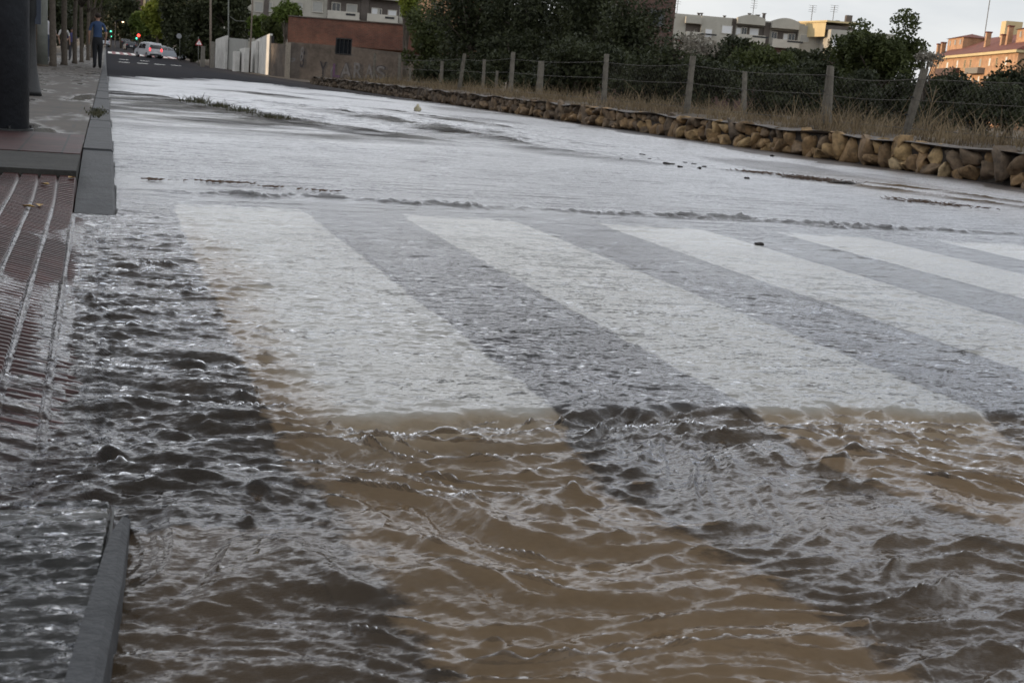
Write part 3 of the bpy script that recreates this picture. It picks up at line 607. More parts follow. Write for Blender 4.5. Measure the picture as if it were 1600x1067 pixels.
bu = [(1150, 34, 105, 120, 100, 8000, 'leafdark', 'bush behind the dark half hidden post'), (1320, 32, 120, 120, 90, 8000, 'leafdark', 'bush below the cream topped flats'), (1250, 34, 105, 100, 60, 6000, 'leafdark', 'flat topped bush left of the paired post'), (1470, 26, 150, 120, 70, 7000, 'leafdark', 'bush filling the gap right of the leaning post'),
      (1100, 30, 130, 130, 110, 8000, 'leafdark', 'dark bush right behind the thick post'), (1190, 32, 108, 110, 90, 7000, 'leafmid', 'rounded bush in front of the beige flats'),
      (1215, 28, 150, 150, 90, 9000, 'leafdark', 'wide dark bush between the thick post and the paired post'), (1280, 30, 142, 90, 90, 6000, 'leafdark', 'dark bush behind the paired post'),
      (1345, 27, 160, 130, 100, 9000, 'leafdark', 'dense bush under the tall ragged tree'), (1420, 25, 165, 110, 90, 8000, 'leafdark', 'dark bush behind the leaning post'),
      (1490, 23, 165, 110, 110, 8000, 'leafdark', 'dark bush below the orange brick flats'), (1540, 21, 170, 110, 90, 8000, 'leafdark', 'low black bush near the right edge'),
      (1585, 22, 150, 120, 100, 9000, 'leafdark', 'tallest bush at the right edge under the eaves corner')]
for i, (px, D, py, w, h, n, m, lb) in enumerate(bu): ptree('bush', lb, 'bush', px, D, py, w, h, n, m, 50+i, group=GB, trunk=.06, lobes=30, gap=.10)
ptree('ragged_tree', 'tall ragged tree reaching above the flats left of the leaning post', 'tree', 1378, 29, 92, 135, 150, 15000, 'leafmid', 71, trunk=.08, lobes=20, gap=.22)
ptree('ragged_tree', 'left half of the tall ragged greenery, before the cream topped flats', 'tree', 1340, 30, 84, 90, 100, 8000, 'leafmid', 73, trunk=.06, lobes=18, gap=.2)
ptree('ragged_tree', 'thin leafy branch top stretching right over the leaning post', 'tree', 1425, 29, 82, 56, 56, 2200, 'leafmid', 72, trunk=.05, lobes=12, gap=.2)
# bare sapling by the leaning post
a = xp(1440, 222, 10.0); z0 = float(verge_z(10, a[1])); r = tag(empty('bare_sapling', (a[0], a[1], z0)), 'thin pale bare sapling right of the leaning post', 'sapling')
k = a[1]/F; mb = MB(); mb.tube([(0, 0, 0), (.05, 0, .25), (.06, 0, .45), (.10, 0, .7)], [.011, .009, .007, .003], 6); mb.build('stem', M['straw'], r, True)
for i, (s, e) in enumerate([((.05, .25), (.28, .47)), ((.06, .45), (-.06, .66)), ((.06, .42), (.24, .60)), ((.08, .56), (.18, .68)), ((.07, .5), (.0, .74))]):
    MB().tube([(s[0], 0, s[1]), ((s[0]+e[0])/2, .02, (s[1]+e[1])/2+.03), (e[0], .03, e[1])], [.006, .004, .0015], 5).build('twig', M['straw'], r, True)
# trees around the white garden wall and down the street
GR = 'trees beyond the garden wall'
for i, (px, D, py, w, h, n, m, lb) in enumerate([
    (404, 100, 42, 42, 36, 3500, 'leafbright', 'bright green round bush hanging over the white garden wall'),
    (448, 92, 20, 50, 40, 2600, 'leafbright', 'thin yellowing tree in front of the beige flats by the brick shed'),
    (432, 96, 48, 40, 40, 3000, 'leafmid', 'dark green bush beside the left gable of the brick shed'),
    (360, 122, 18, 80, 95, 9000, 'leafdark', 'big dark tree behind the white garden wall'),
    (318, 130, 30, 70, 110, 8000, 'leafdark', 'dark tree behind the street poles'),
    (283, 150, 25, 60, 120, 8000, 'leafdark', 'tall dark tree above the round road sign'),
    (246, 175, 26, 46, 66, 4500, 'leafyellow', 'yellow green tree lit by low sun over the junction'),
    (222, 190, 38, 40, 50, 3500, 'leafbright', 'olive green tree left of the yellow green tree'),
    (640, 72, 8, 40, 46, 1500, 'leafyellow', 'yellowing treetop against the beige flats, left of the evergreens'),
    (190, 215, 22, 60, 70, 5000, 'leafdark', 'dark tree closing the end of the street'),
    (300, 140, 78, 60, 36, 3500, 'leafdark', 'low dark shrubs behind the triangular road sign'),
    (258, 230, 52, 90, 60, 6000, 'leafdark', 'dark tree mass beyond the parked cars'),
    (208, 300, 55, 110, 60, 6000, 'leafdark', 'farthest dark trees under the street lights')]):
    ptree('street_tree', lb, 'tree', px, D, py, w, h, n, m, 80+i, trunk=.16, group=GR, lobes=30, gap=.08)
# avenue on the left pavement: trunks with crowns above the frame
GA = 'plane trees along the left pavement'
av = [(92, 41, -1.55, .11, 'plane tree with straight trunk, nearest on the pavement, right of the grey post'), (110, 47, -1.4, .11, 'plane tree with pale streaked trunk, second along the pavement'), (123, 56, -1.25, .10, 'slim plane tree, third along the pavement'),
      (132, 66, -1.15, .10, 'plane tree just left of the officer in blue'), (72, 52, -2.6, .13, 'plane tree trunk behind the people by the grey post'), (141, 82, -1.05, .12, 'plane tree far along the pavement behind the officer'), (146, 105, -1.05, .13, 'plane tree farther than the officer, at the kerb'), (150, 135, -1.05, .14, 'distant plane tree at the end of the pavement'), (20, 30, -2.9, .14, 'plane tree hidden behind the black column')]
for i, (px, Y, X, tr, lb) in enumerate(av):
    zb = float(pave_z(Y)); r = tag(empty('plane_tree', (X, Y, zb)), lb, 'tree', GA)
    V, f, L = crown_leaves((0, 0, 4.6+.012*Y*.5), (2.3, 3.2, 1.9), 8000, .085, 200+i, 34, .08); mobj('crown', V, f, M['leafdark' if i % 3 else 'leafmid'], r)
    mb = MB(); mb.tube([(0, 0, -.05), (.02, 0, .12), (.0, 0, 1.2), (.03*((i % 3)-1), .05, 2.6), (.05, 0, 4.4)], [tr*1.35, tr, tr*.9, tr*.82, tr*.4], 10)
    for q in L[:10]: mb.tube([(0, 0, 2.4+.1*i % .6), (q[0]*.5, q[1]*.5, 3.3), tuple(q)], [tr*.45, tr*.3, .02], 6)
    mb.build('trunk', M['bark'], r, True)
GL = 'dark trees behind the left pavement'
for i, (X, Y, hgt) in enumerate([(-5.2, 44, 5), (-6, 58, 6), (-5.4, 74, 6), (-6.4, 92, 7), (-5.2, 116, 7), (-5.6, 140, 8), (-4.6, 170, 8), (-3.4, 205, 9), (-2.5, 245, 9)]):
    tree('dense_tree', ['dense tree behind the people at far left', 'dense tree behind the first plane trees', 'dense tree left of the officer', 'dense tree over the officer in blue', 'dense tree beyond the officer', 'dense tree lining the left of the dry road', 'tree left of the far junction', 'tree beyond the far junction', 'last tree on the left side of the street'][i],
         'tree', (X, Y, float(pave_z(Y))), hgt, (2.4, 5.5, hgt*.5), hgt*.5, 12000, .10 if i < 4 else .16, 'leafdark', 300+i, trunk=.18, group=GL, lobes=40, gap=.04)

# ---------------------------------------------------------------- buildings
def frame(name, a, b, label, cat='building', zb=None, group=None):
    """facade frame: a, b = (px, py, D) of its two ends; local x along it, y into the building"""
    A = dp(*a); B = dp(*b); d = B[:2]-A[:2]; ang = math.atan2(d[1], d[0]); L = float(np.hypot(*d))
    z0 = zb if zb is not None else 0.0
    r = tag(empty(name, (A[0], A[1], z0), ang), label, cat, group)
    u = d/L; nrm = np.array([-u[1], u[0]])
    def loc(px, py):
        q = ray(px, py); t = ((A[:2])@nrm)/(q[:2]@nrm); P = np.array([0, 0, H])+q*t
        return float((P[:2]-A[:2])@u), float(P[2]-z0), float(t/F)
    return r, L, loc
def win(r, loc, cx, cy, w, h, mat='shutter', fr='beigelight', rec=.12, sill=True):
    u, z, k = loc(cx, cy); w *= k; h *= k
    f = MB(); t_ = .09
    f.box(u-w/2-t_, u-w/2, -.05, .06, z-h/2-t_, z+h/2+t_).box(u+w/2, u+w/2+t_, -.05, .06, z-h/2-t_, z+h/2+t_).box(u-w/2, u+w/2, -.05, .06, z+h/2, z+h/2+t_).box(u-w/2, u+w/2, -.09, .06, z-h/2-t_, z-h/2)
    fo = f.build('window', M[fr], r)
    p = MB().box(u-w/2+.002, u+w/2-.002, -.012, .04, z-h/2+.002, z+h/2-.002); p.build('pane', M[mat], fo)
    if mat == 'glass': MB().box(u-.035, u+.035, -.03, -.014, z-h/2, z+h/2).build('mullion', M[fr], fo)
    return fo
# brick shed with rendered, sprayed lower wall
r, L, loc = frame('brick_shed', (453, 25, 76), (700, 50, 74), 'red brick shed with dark square window above a sprayed concrete wall', 'shed', 0.0)
zt = loc(453, 26)[1]; zt2 = loc(690, 52)[1]; z1 = loc(453, 66)[1]; z2 = loc(640, 87)[1]
M['rendered'] = plain('stained_render', (.10, .083, .07), .9, .5, .8, bump=.6)
wu, wz, wk = loc(537, 73); ww = 27*wk; wh = 25*wk
b = MB(); b.box(0, wu-ww/2, 0, .25, z1, zt).box(wu+ww/2, L, 0, .25, z1, zt).box(wu-ww/2, wu+ww/2, 0, .25, wz+wh/2, zt)
b.box(0, L, 5.8, 6, 0, zt*.95).box(L-.25, L-.001, .25, 5.8, 0, zt*.97); b.build('brick_wall', M['brick'], r)
b = MB(); b.prism([(-.02, 0), (wu-ww/2, 0), (wu-ww/2, z1), (-.02, z1)], -.03, .25).prism([(wu+ww/2, 0), (L, 0), (L, z2), (wu+ww/2, z1)], -.03, .25).box(wu-ww/2, wu+ww/2, -.03, .25, 0, wz-wh/2)
b.build('lower_wall', M['rendered'], r)
g0 = loc(432, 66); gu = g0[0]
b = MB().add([(0, .25, z1*.8), (0, 6, z1*.8), (0, 6, zt*.72), (0, .25, zt-.02), (-.2, .25, z1*.8), (-.9, 6, z1*.8), (-.9, 6, zt*.68), (-.2, .25, zt-.05)], [(0, 1, 2, 3), (7, 6, 5, 4), (3, 2, 6, 7), (0, 4, 5, 1), (1, 5, 6, 2), (0, 3, 7, 4)])
b.build('gable', M['brick'], r)
f = MB(); t_ = .07; f.box(wu-ww/2, wu-ww/2+t_, .0, .2, wz-wh/2, wz+wh/2).box(wu+ww/2-t_, wu+ww/2, .0, .2, wz-wh/2, wz+wh/2).box(wu-ww/2+t_, wu+ww/2-t_, .0, .2, wz+wh/2-t_, wz+wh/2).box(wu-ww/2+t_, wu+ww/2-t_, -.06, .2, wz-wh/2, wz-wh/2+t_)
fo = f.build('window', M['castiron'], r); MB().box(wu-ww/2+t_, wu+ww/2-t_, .12, .15, wz-wh/2+t_, wz+wh/2-t_).build('pane', M['glass'], fo)
for q in (-.25, 0, .25): MB().box(wu+q*ww-.02, wu+q*ww+.02, .03, .06, wz-wh/2+t_, wz+wh/2-t_).build('bar', M['castiron'], fo)
MB().box(-.1, L, -.08, 6.1, zt+.001, zt+.06).build('roof', M['brown'], r)
# pilasters on the lower wall
for px in (446,): 
    u = loc(px, 100)[0]; MB().box(u, u+.35, -.09, -.031, 0, z1*.98).build('pilaster', M['concrete'], r)
# sprayed lettering
M['spray'] = plain('pale_spray_paint', (.12, .115, .115), .8, .5, 2.5, bump=0); M['spraydark'] = plain('dark_spray_paint', (.03, .028, .032), .8, .3, 3, bump=0); M['sprayviolet'] = plain('violet_spray_paint', (.09, .05, .10), .8, .3, 3, bump=0)
def letter(ch, px, py, wpx, hpx, mat, off=0.0, slant=0):
    cu = bpy.data.curves.new('t', 'FONT'); cu.body = ch; cu.size = 1; cu.extrude = .004; cu.offset = .02; cu.align_x = 'CENTER'; cu.align_y = 'CENTER'; cu.shear = slant
    ob = bpy.data.objects.new('t', cu); me = bpy.data.meshes.new_from_object(ob); bpy.data.objects.remove(ob)
    u, z, k = loc(px, py); co = np.array([q.co[:] for q in me.vertices]); s = co.max(0)-co.min(0); mid = (co.max(0)+co.min(0))/2
    co = (co-mid)/s; V = np.stack([co[:, 0]*wpx*k+u, -.040-off+co[:, 2]*.006, co[:, 1]*hpx*k+z], -1)
    me.vertices.foreach_set('co', V.astype(np.float32).ravel()); me.materials.clear(); me.materials.append(M[mat]); me.update()
    o = bpy.data.objects.new('graffiti', me); C.objects.link(o); o.parent = r; return o
for ch, px, py, w, h, m, of, sl in [('(', 519, 114, 5, 19, 'spray', 0, 0), ('A', 541, 111, 22, 25, 'spraydark', 0, 0), ('A', 541, 111, 19, 23, 'spray', .012, 0), ('R', 559.5, 111, 14, 24, 'spray', .008, 0), ('L', 526, 111, 12, 21, 'sprayviolet', .002, 0), ('A', 577.5, 112, 14, 22, 'spray', .010, 0),
                                ('S', 595, 114, 17, 22, 'spraydark', .0, 0), ('S', 595, 114, 14, 20, 'spray', .012, 0), ('Y', 505, 110, 12, 26, 'spraydark', 0, 0), ('o', 457, 94, 11, 6, 'spray', .003, .3), ('S', 473, 93, 8, 26, 'spraydark', .004, .2), ('8', 472, 85, 6, 22, 'spray', .008, .2)]:
    letter(ch, px, py, w, h, m, of, sl)

def flats(name, a, b, label, ztop_px, floors_z0, depth, wallm, strips, lows, wins, chim, extra=None, zb=0.0):
    r, L, loc = frame(name, a, b, label, 'building', zb); zt = loc(*ztop_px)[1]
    MB().box(0, L, .05, depth, 0, zt).build('wall', M[wallm], r)
    for px0, px1 in strips:
        u0 = loc(px0, 40)[0]; u1 = loc(px1, 40)[0]; MB().box(u0, u1, -.1, .5, 0, zt-.1).build('brown_strip', M['brown'], r)
    return r, L, loc, zt
cc = lambda x, y: (1050+x/5.333, 20+y/5.333)
# beige flats, centre right
r, L, loc, zt = flats('beige_flats', (1040, 24, 185), (1300, 46, 185), 'long beige apartment block with arched parapets and recessed balconies', cc(400, 38), 0, 12, 'beige', [], None, [], None)
def blk(x0, x1, ytop, y0=-1.0, ybot=None, mat='beige', name='bay', xm=None):
    um, zz, k = loc(*cc((x0+x1)/2, ytop)); u0 = loc(*cc(x0, ytop))[0]; u1 = loc(*cc(x1, ytop))[0]; zbt = loc(*cc((x0+x1)/2, ybot))[1] if ybot else 0
    return MB().box(u0, u1, y0, .049, zbt, zz).build(name, M[mat], r)
blk(500, 535, 50, -.25, None, 'brown', 'brown_strip'); blk(770, 822, 84, -.3, None, 'brown', 'brown_strip'); blk(1278, 1310, 135, -.2, None, 'brown', 'brown_strip')
blk(245, 498, 44, -.8); blk(1052, 1277, 118, -.8)
for x0, x1, yt, yb, arch in [(110, 243, 36, 96, 0), (537, 768, 48, 105, 1), (824, 1050, 76, 140, 1)]:     # parapet bands, arched
    u0, zz, k = loc(*cc(x0, (yt))); u1 = loc(*cc(x1, yt))[0]; um, zb_, _ = loc(*cc((x0+x1)/2, yb)); zz = loc(*cc((x0+x1)/2, yt+4))[1]
    poly = [(u0, zb_), (u1, zb_)]
    for i in range(11):
        s = i/10; poly.append((u1+(u0-u1)*s, zz+(.5*math.sin(math.pi*s) if arch else 0)))
    MB().prism(poly, -1.5, -.0).build('parapet', M['beige'], r)
for x0, x1, yt, yb in [(537, 768, 190, 262), (824, 1050, 230, 300), (110, 243, 165, 240)]:
    u0 = loc(*cc(x0, yt))[0]; u1 = loc(*cc(x1, yt))[0]; za = loc(*cc((x0+x1)/2, yt))[1]; zb_ = loc(*cc((x0+x1)/2, yb))[1]
    MB().box(u0, u1, -1.5, -1.35, zb_, za).box(u0, u1, -1.35, -.001, zb_, zb_+.2).build('balcony', M['beigelight'], r)
    MB().box(u0, u1, -.02, .04, za+.001, loc(*cc((x0+x1)/2, yt-75))[1]).build('balcony_recess', M['brown'], r)
    MB().box(u0+2.2, u0+4.6, -1.53, -1.505, za-.35, za-.1).build('railing', M['castiron'], r)
MB().box(0, L, -.3, 0.02, 0, loc(*cc(640, 268))[1]).build('lower_wall', M['brickdark'], r)
for x, y, w, h, m in [(450, 145, 15, 11, 'shutter'), (297, 175, 10, 12, 'shutter'), (553, 158, 7, 10, 'shutter'), (600, 158, 7, 11, 'glass'), (682, 172, 13, 13, 'shutter'), (850, 190, 8, 9, 'glass'), (945, 205, 6, 9, 'shutter'), (995, 208, 9, 10, 'glass'), (1093, 218, 13, 10, 'shuttergrey'), (1225, 235, 13, 9, 'shuttergrey')]:
    u, z, k = loc(*cc(x, y)); fo = win(r, loc, *cc(x, y), w, h, m, 'beigelight')
    if 245 < x < 498 or x > 1052: fo.location.y = -.86
    else: fo.location.y = -.06
for x, y, w, h in [(238, 20, 3.5, 6), (262, 20, 2.5, 6), (665, 20, 3.5, 5), (788, 28, 4, 8), (455, 34, 3, 3), (735, 32, 5, 5)]:
    u, z, k = loc(*cc(x, y)); MB().box(u-w*k/2, u+w*k/2, 2, 2+w*k, z-3*k-1.5, z+h*k/2).box(u-w*k/2-.1, u+w*k/2+.1, 1.9, 2.1+w*k, z+h*k/2+.001, z+h*k/2+.12).build('chimney', M['brown'], r)
for x, y, hpx in [(730, -60, 20), (80, -90, 22)]:
    u, z, k = loc(*cc(x, y)); o = MB().tube([(u, 5, zt), (u, 5, z+hpx*k*.6)], .05, 5); 
    for q in range(4): o.tube([(u-.5, 5, z+hpx*k*.5-q*.35), (u+.5, 5, z+hpx*k*.5-q*.35)], .02, 4)
    o.build('aerial', M['wire'], r)
# second block with sunlit cream stair tower
r, L, loc = frame('tower_flats', (1296, 46, 178), (1400, 54, 178), 'apartment block with a flat roofed cream top storey, right of the arched parapets', 'building', 0.0)
zt = loc(*cc(1400, 145))[1]; MB().box(.3, L, 0, 12, 0, zt).build('wall', M['beige'], r)
u0 = loc(*cc(1165, 90))[0]; u1 = loc(*cc(1310, 80))[0]; u2 = loc(*cc(1560, 95))[0]; za = loc(*cc(1320, 60))[1]; zc = loc(*cc(1320, 98))[1]
MB().box(u1, u2, 2.0, 9, zt, zc).build('top_storey', M['brown'], r)
MB().add([(u0, 9, zt-1), (u1, 1.9, zt-1), (u1, 1.9, za-.25), (u0, 9, za-.25), (u0+1, 9.4, zt-1), (u1, 2.4, zt-1), (u1, 2.4, za-.25), (u0+1, 9.4, za-.25)], [(0, 1, 2, 3), (5, 4, 7, 6), (3, 2, 6, 7), (0, 3, 7, 4), (1, 5, 6, 2), (0, 4, 5, 1)]).build('side_wall', M['cream'], r)
MB().add([(u0-.3, 9, za-.249), (u1, 1.4, za-.249), (u2+.5, 1.4, za-.249), (u2+.5, 9.6, za-.249), (u0-.3, 9, za), (u1, 1.4, za), (u2+.5, 1.4, za), (u2+.5, 9.6, za)], [(3, 2, 1, 0), (4, 5, 6, 7), (0, 1, 5, 4), (1, 2, 6, 5), (2, 3, 7, 6), (3, 0, 4, 7)]).build('roof_slab', M['cream'], r)
for x0, x1, yt, yb in [(1320, 1440, 285, 350), (1460, 1600, 300, 360)]:
    ua = loc(*cc(x0, yt))[0]; ub = loc(*cc(x1, yt))[0]; MB().box(ua, ub, -1.2, -.001, loc(*cc(x0, yb))[1], loc(*cc(x0, yt))[1]).build('balcony', M['beigelight'], r)
for x, y, w, h, m in [(1365, 248, 11, 15, 'shutter'), (1415, 240, 7, 14, 'glass'), (1500, 262, 11, 10, 'shutter')]: win(r, loc, *cc(x, y), w, h, m).location.y = -.06
u, z, k = loc(*cc(1530, 40)); MB().box(u-1.6, u-1.0, 5, 5.8, za, z-.3).box(u-.1, u+.8, 5, 6, za, z+.6).build('chimney', M['brown'], r)
for px in (1285, 1320):
    u, z, k = loc(px, 5); o = MB().tube([(u, 6, zt), (u, 6, z)], .05, 5)
    for q in range(4): o.tube([(u-.6, 6, z-q*.3), (u+.6, 6, z-q*.3)], .02, 4)
    o.build('aerial', M['wire'], r)
# low brick building in front
r, L, loc = frame('low_brick_building', (1040, 62, 120), (1400, 96, 120), 'low dark red brick building hidden behind the bushes, below the beige flats', 'building', 0.0)
zt = loc(1200, 84)[1]; MB().box(0, L, 0, 8, 0, zt).build('wall', M['brickdark'], r); MB().box(-.1, L+.1, -.15, 8.1, zt+.001, zt+.18).build('coping', M['brown'], r)
for px in (1130, 1220, 1312): win(r, loc, px, 112+(px-1130)*.09, 10, 8, 'glass', 'brown')
# brown brick tower
r, L, loc = frame('brick_tower_block', (905, 0, 108), (1056, 10, 108), 'brown brick block with one window rising behind the evergreens', 'building', 0.0)
MB().box(0, L, 0, 12, 0, 14).build('wall', M['brickdark'], r); win(r, loc, 1027, 29, 21, 23, 'glass', 'brown')
win(r, loc, 960, 20, 21, 23, 'glass', 'brown'); MB().box(-.1, L+.1, -.12, 12.1, 14.001, 14.3).build('coping', M['brown'], r)
# sunlit brick corner glimpsed through the leaves
r, L, loc = frame('sunlit_brick_house', (672, 0, 100), (722, 6, 96), 'sunlit orange brick house glimpsed through evergreen leaves', 'house', 0.0)
r.rotation_euler.z += -.7
MB().box(0, L, 0, 6, 0, 9).build('wall', M['brickorange'], r); MB().box(-.2, L+.2, -.2, 6.2, 9.001, 9.3).build('roof', M['rooftile'], r)
for q in (3.2, 6.0): 
    f = MB().box(L*.4, L*.7, -.06, -.001, q, q+1.3).build('window', M['shutter'], r)
# beige flats, left
c3 = lambda x, y: (380+x/5.714, y/5.714)
r, L, loc = frame('pale_flats', (352, 0, 150), (690, 30, 150), 'pale apartment block with rows of balconies behind the brick shed', 'building', 0.0)
MB().box(0, L, .1, 12, 0, 14).build('wall', M['beige'], r)
for x0, x1 in [(188, 228), (752, 770), (1055, 1125)]:
    ua = loc(*c3(x0, 60))[0]; ub = loc(*c3(x1, 60))[0]; MB().box(ua, ub, -.15, .099, 0, 14.2).build('brown_strip', M['brown'], r)
for x0, x1 in [(-160, 20), (770, 1055), (1125, 1400), (1470, 1700)]:
    ua = loc(*c3(x0, 60))[0]; ub = loc(*c3(x1, 60))[0]
    if x0 > 0: MB().box(ua+.05, ub-.05, .04, .098, 0, 14).build('balcony_recess', M['brown'], r)
    zt1 = loc(*c3(910, 110))[1]; zb1 = loc(*c3(910, 182))[1]; st_ = loc(*c3(910, 20))[1]-zb1
    for q in range(-1, 4):
        MB().box(ua, ub, -1.3, -1.15, zb1+q*2.75, zt1+q*2.75).box(ua, ub, -1.15, .03, zb1+q*2.75, zb1+.18+q*2.75).build('balcony', M['beigelight'], r)
        MB().box(ua+(ub-ua)*.58, ua+(ub-ua)*.88, -1.34, -1.305, zt1-.45+q*2.75, zt1-.2+q*2.75).build('railing', M['castiron'], r)
for x, y, w, h, m in [(665, 65, 15, 15, 'shuttergrey'), (490, 65, 14, 13, 'shuttergrey'), (140, 65, 12, 14, 'shuttergrey'), (830, 70, 12, 13, 'glass'), (970, 85, 15, 13, 'shuttergrey'), (1178, 118, 10, 13, 'shutter'), (1218, 122, 5, 12, 'glass'), (1330, 135, 12, 12, 'shutter'), (665, -30, 15, 10, 'shuttergrey'), (240, 65, 6, 13, 'shuttergrey')]:
    win(r, loc, *c3(x, y), w, h, m)
# orange brick flats
co = lambda x, y: (1430+x/8.894, 30+y/8.894)
r, L, loc = frame('orange_brick_flats', (1455, 95, 236), (1592, 81, 191), 'sunlit orange brick flats with red tiled roof and chimneys at far right', 'building', 0.0)
ze = loc(*co(1400, 470))[1]; W = 17
MB().box(0, L, 0, W, 0, ze).build('wall', M['brickorange'], r)
MB().box(-.4, L+.4, -.55, W+.4, ze+.001, ze+.45).build('eaves', M['cream'], r)
MB().add([(-.4, -.6, ze+.452), (L+.5, -.6, ze+.452), (L+.5, W+.4, ze+.452), (-.4, W+.4, ze+.452), (3, W*.5, ze+4.6), (L-6, W*.5, ze+4.6)], [(0, 1, 5, 4), (1, 2, 5), (2, 3, 4, 5), (3, 0, 4), (0, 3, 2, 1)]).build('roof', M['rooftile'], r)
for x, y, w, h, m in [(445, 660, 8, 12, 'shutter'), (585, 630, 7, 11, 'shutter'), (325, 640, 5, 9, 'shuttergrey'), (690, 630, 5, 12, 'glass'), (770, 620, 5, 12, 'glass'), (905, 610, 8, 11, 'shuttergrey'), (1035, 600, 8, 11, 'shutter'), (1135, 590, 5, 11, 'glass'), (1265, 585, 7, 12, 'shutter'),
                      (440, 850, 6, 9, 'glass'), (548, 855, 6, 9, 'shutter'), (662, 855, 5, 9, 'shutter'), (770, 850, 6, 9, 'shutter'), (880, 840, 7, 9, 'shutter'), (1000, 825, 9, 7, 'shutter'), (1135, 760, 6, 10, 'glass')]:
    win(r, loc, *co(x, y), w, h, m, 'cream')
for x0, x1, yt, yb in [(790, 970, 685, 765), (370, 620, 690, 790)]:
    ua = loc(*co(x0, yt))[0]; ub = loc(*co(x1, yt))[0]; mx = (x0+x1)/2; MB().box(ua, ub, -1.2, -.001, loc(*co(mx, yb))[1], loc(*co(mx, yt))[1]).build('balcony', M['concrete'] if x0 > 700 else M['brickdark'], r)
for x0, x1, y, hh, nm in [(230, 430, 280, 2.2, 'dormer'), (1120, 1450, 340, 2.4, 'dormer')]:
    ua, za, k = loc(*co(x0, y)); ub = loc(*co(x1, y))[0]
    MB().box(ua, ub, 3.2, 8.5, ze+1.2, ze+4.3).build(nm, M['brickorange'], r); MB().add([(ua-.4, 2.8, ze+4.301), (ub+.4, 2.8, ze+4.301), (ub+.4, 8.9, ze+4.301), (ua-.4, 8.9, ze+4.301), ((ua+ub)/2+1, 5.8, ze+5.2)], [(0, 1, 4), (1, 2, 4), (2, 3, 4), (3, 0, 4), (3, 2, 1, 0)]).build('dormer_roof', M['rooftile'], r)
    for i in range(3):
        uu = ua+(ub-ua)*(i+.5)/3; MB().box(uu-.4, uu+.4, 3.14, 3.199, ze+3.0, ze+3.9).build('window', M['shuttergrey'], r)
for x, y, h in [(975, 350, 2.6), (1060, 270, 3.9), (780, 260, 3.4), (200, 270, 2.6), (145, 280, 2.4)]:
    u, z, k = loc(*co(x, y)); yy_ = 2.5; MB().box(u-.4, u+.4, yy_, yy_+.8, ze+1.2, ze+.9+h).build('chimney', M['brickorange'], r); MB().box(u-.5, u+.5, yy_-.1, yy_+.9, ze+.901+h, ze+1.15+h).build('chimney_cap', M['rooftile'], r)
u, z, k = loc(*co(590, 190)); MB().box(u-1.2, u+1.2, 8, 11, ze+3, ze+7.2).build('lift_house', M['cream'], r)
u, z, k = loc(*co(820, 110)); o = MB().tube([(u, 9, ze+4), (u, 9, ze+8)], .08, 5); o.tube([(u-.1, 9, ze+7), (u+.9, 9, ze+8.8)], .05, 4).tube([(u, 9, ze+6.6), (u-.7, 9, ze+8.4)], .05, 4).tube([(u, 9, ze+6.9), (u+.3, 9, ze+9)], .05, 4); o.build('aerial', M['wire'], r)
# tall thin mast behind
a = dp(1537, 70, 260); tag(MB().tube([(a[0], a[1], 8), tuple(dp(1547, -2, 260))], .09, 5).build('radio_mast', M['wire']), 'thin leaning mast rising over the orange brick flats', 'mast')
# far end of street facade
r, L, loc = frame('street_end_flats', (150, 20, 330), (262, 20, 330), 'pale flats closing the far end of the street above the trees', 'building', 2.0)
MB().box(0, L, 0, 12, 0, 26).build('wall', M['cream'], r)
for px in range(158, 262, 12):
    for py in (4, 18): win(r, loc, px, py, 5, 7, 'glass', 'cream')
u0 = loc(212, 10)[0]; MB().box(u0, u0+2, -.2, -.001, 0, 26).build('brick_strip', M['brickdark'], r)
# unseen brick blocks added left of the street to shade the road
for i, (y0, y1, h, lb) in enumerate([(-45, 22, 10.5, 'unseen brick block added on the left to shade the flooded crossing'), (24, 93, 10.5, 'unseen brick block added behind the avenue to shade the stone wall'), (112, 205, 11, 'unseen brick shade block added on the left near the far junction')]):
    r = tag(empty('shade_block', (-22, y0, 0)), lb, 'building', 'added shade blocks left of the street')
    MB().box(-12, 0, 0, y1-y0, -.2, h).build('wall', M['brickdark'], r); MB().box(-12.3, .3, -.2, y1-y0+.2, h+.001, h+.4).build('roof', M['rooftile'], r)

# ---------------------------------------------------------------- white garden wall, gate, poles
cw = lambda x, y: (300+x/11.43, 40+y/11.43)
def slab(rr, a, b, th, mat, nm):
    """a, b: (px, pytop, D) corner tops of an upright slab standing on the ground"""
    A = dp(*a); B = dp(*b); d = (B-A)[:2]; L = np.hypot(*d); n_ = np.array([-d[1], d[0]])/L*th
    vs = [(A[0], A[1], -.05), (B[0], B[1], -.05), (B[0]+n_[0], B[1]+n_[1], -.05), (A[0]+n_[0], A[1]+n_[1], -.05), (A[0], A[1], A[2]), (B[0], B[1], B[2]), (B[0]+n_[0], B[1]+n_[1], B[2]), (A[0]+n_[0], A[1]+n_[1], A[2])]
    return par(MB().add(vs, [(0, 3, 2, 1), (4, 5, 6, 7), (0, 1, 5, 4), (1, 2, 6, 5), (2, 3, 7, 6), (3, 0, 4, 7)]).build(nm, mat), rr)
bpy.context.view_layer.update()
a = dp(380, 110, 95); gw = tag(empty('garden_wall', (a[0], a[1], 0)), 'stained white garden wall left of the brick shed', 'wall'); bpy.context.view_layer.update()
slab(gw, (337, 62, 108), (353, 56, 103), .2, M['white'], 'panel'); slab(gw, (353, 59, 104), (384, 62, 99), .2, M['shuttergrey'], 'panel')
slab(gw, (392, 66, 98), (400, 64, 92), .2, M['white'], 'panel'); slab(gw, (399, 63, 95), (421.5, 53, 85), .2, M['white'], 'panel')
slab(gw, (421.6, 56, 84.6), (424, 56, 84), .2, M['castiron'], 'end_post')
o = slab(gw, (424, 68, 84), (453, 70, 80), .2, M['rendered'], 'panel')
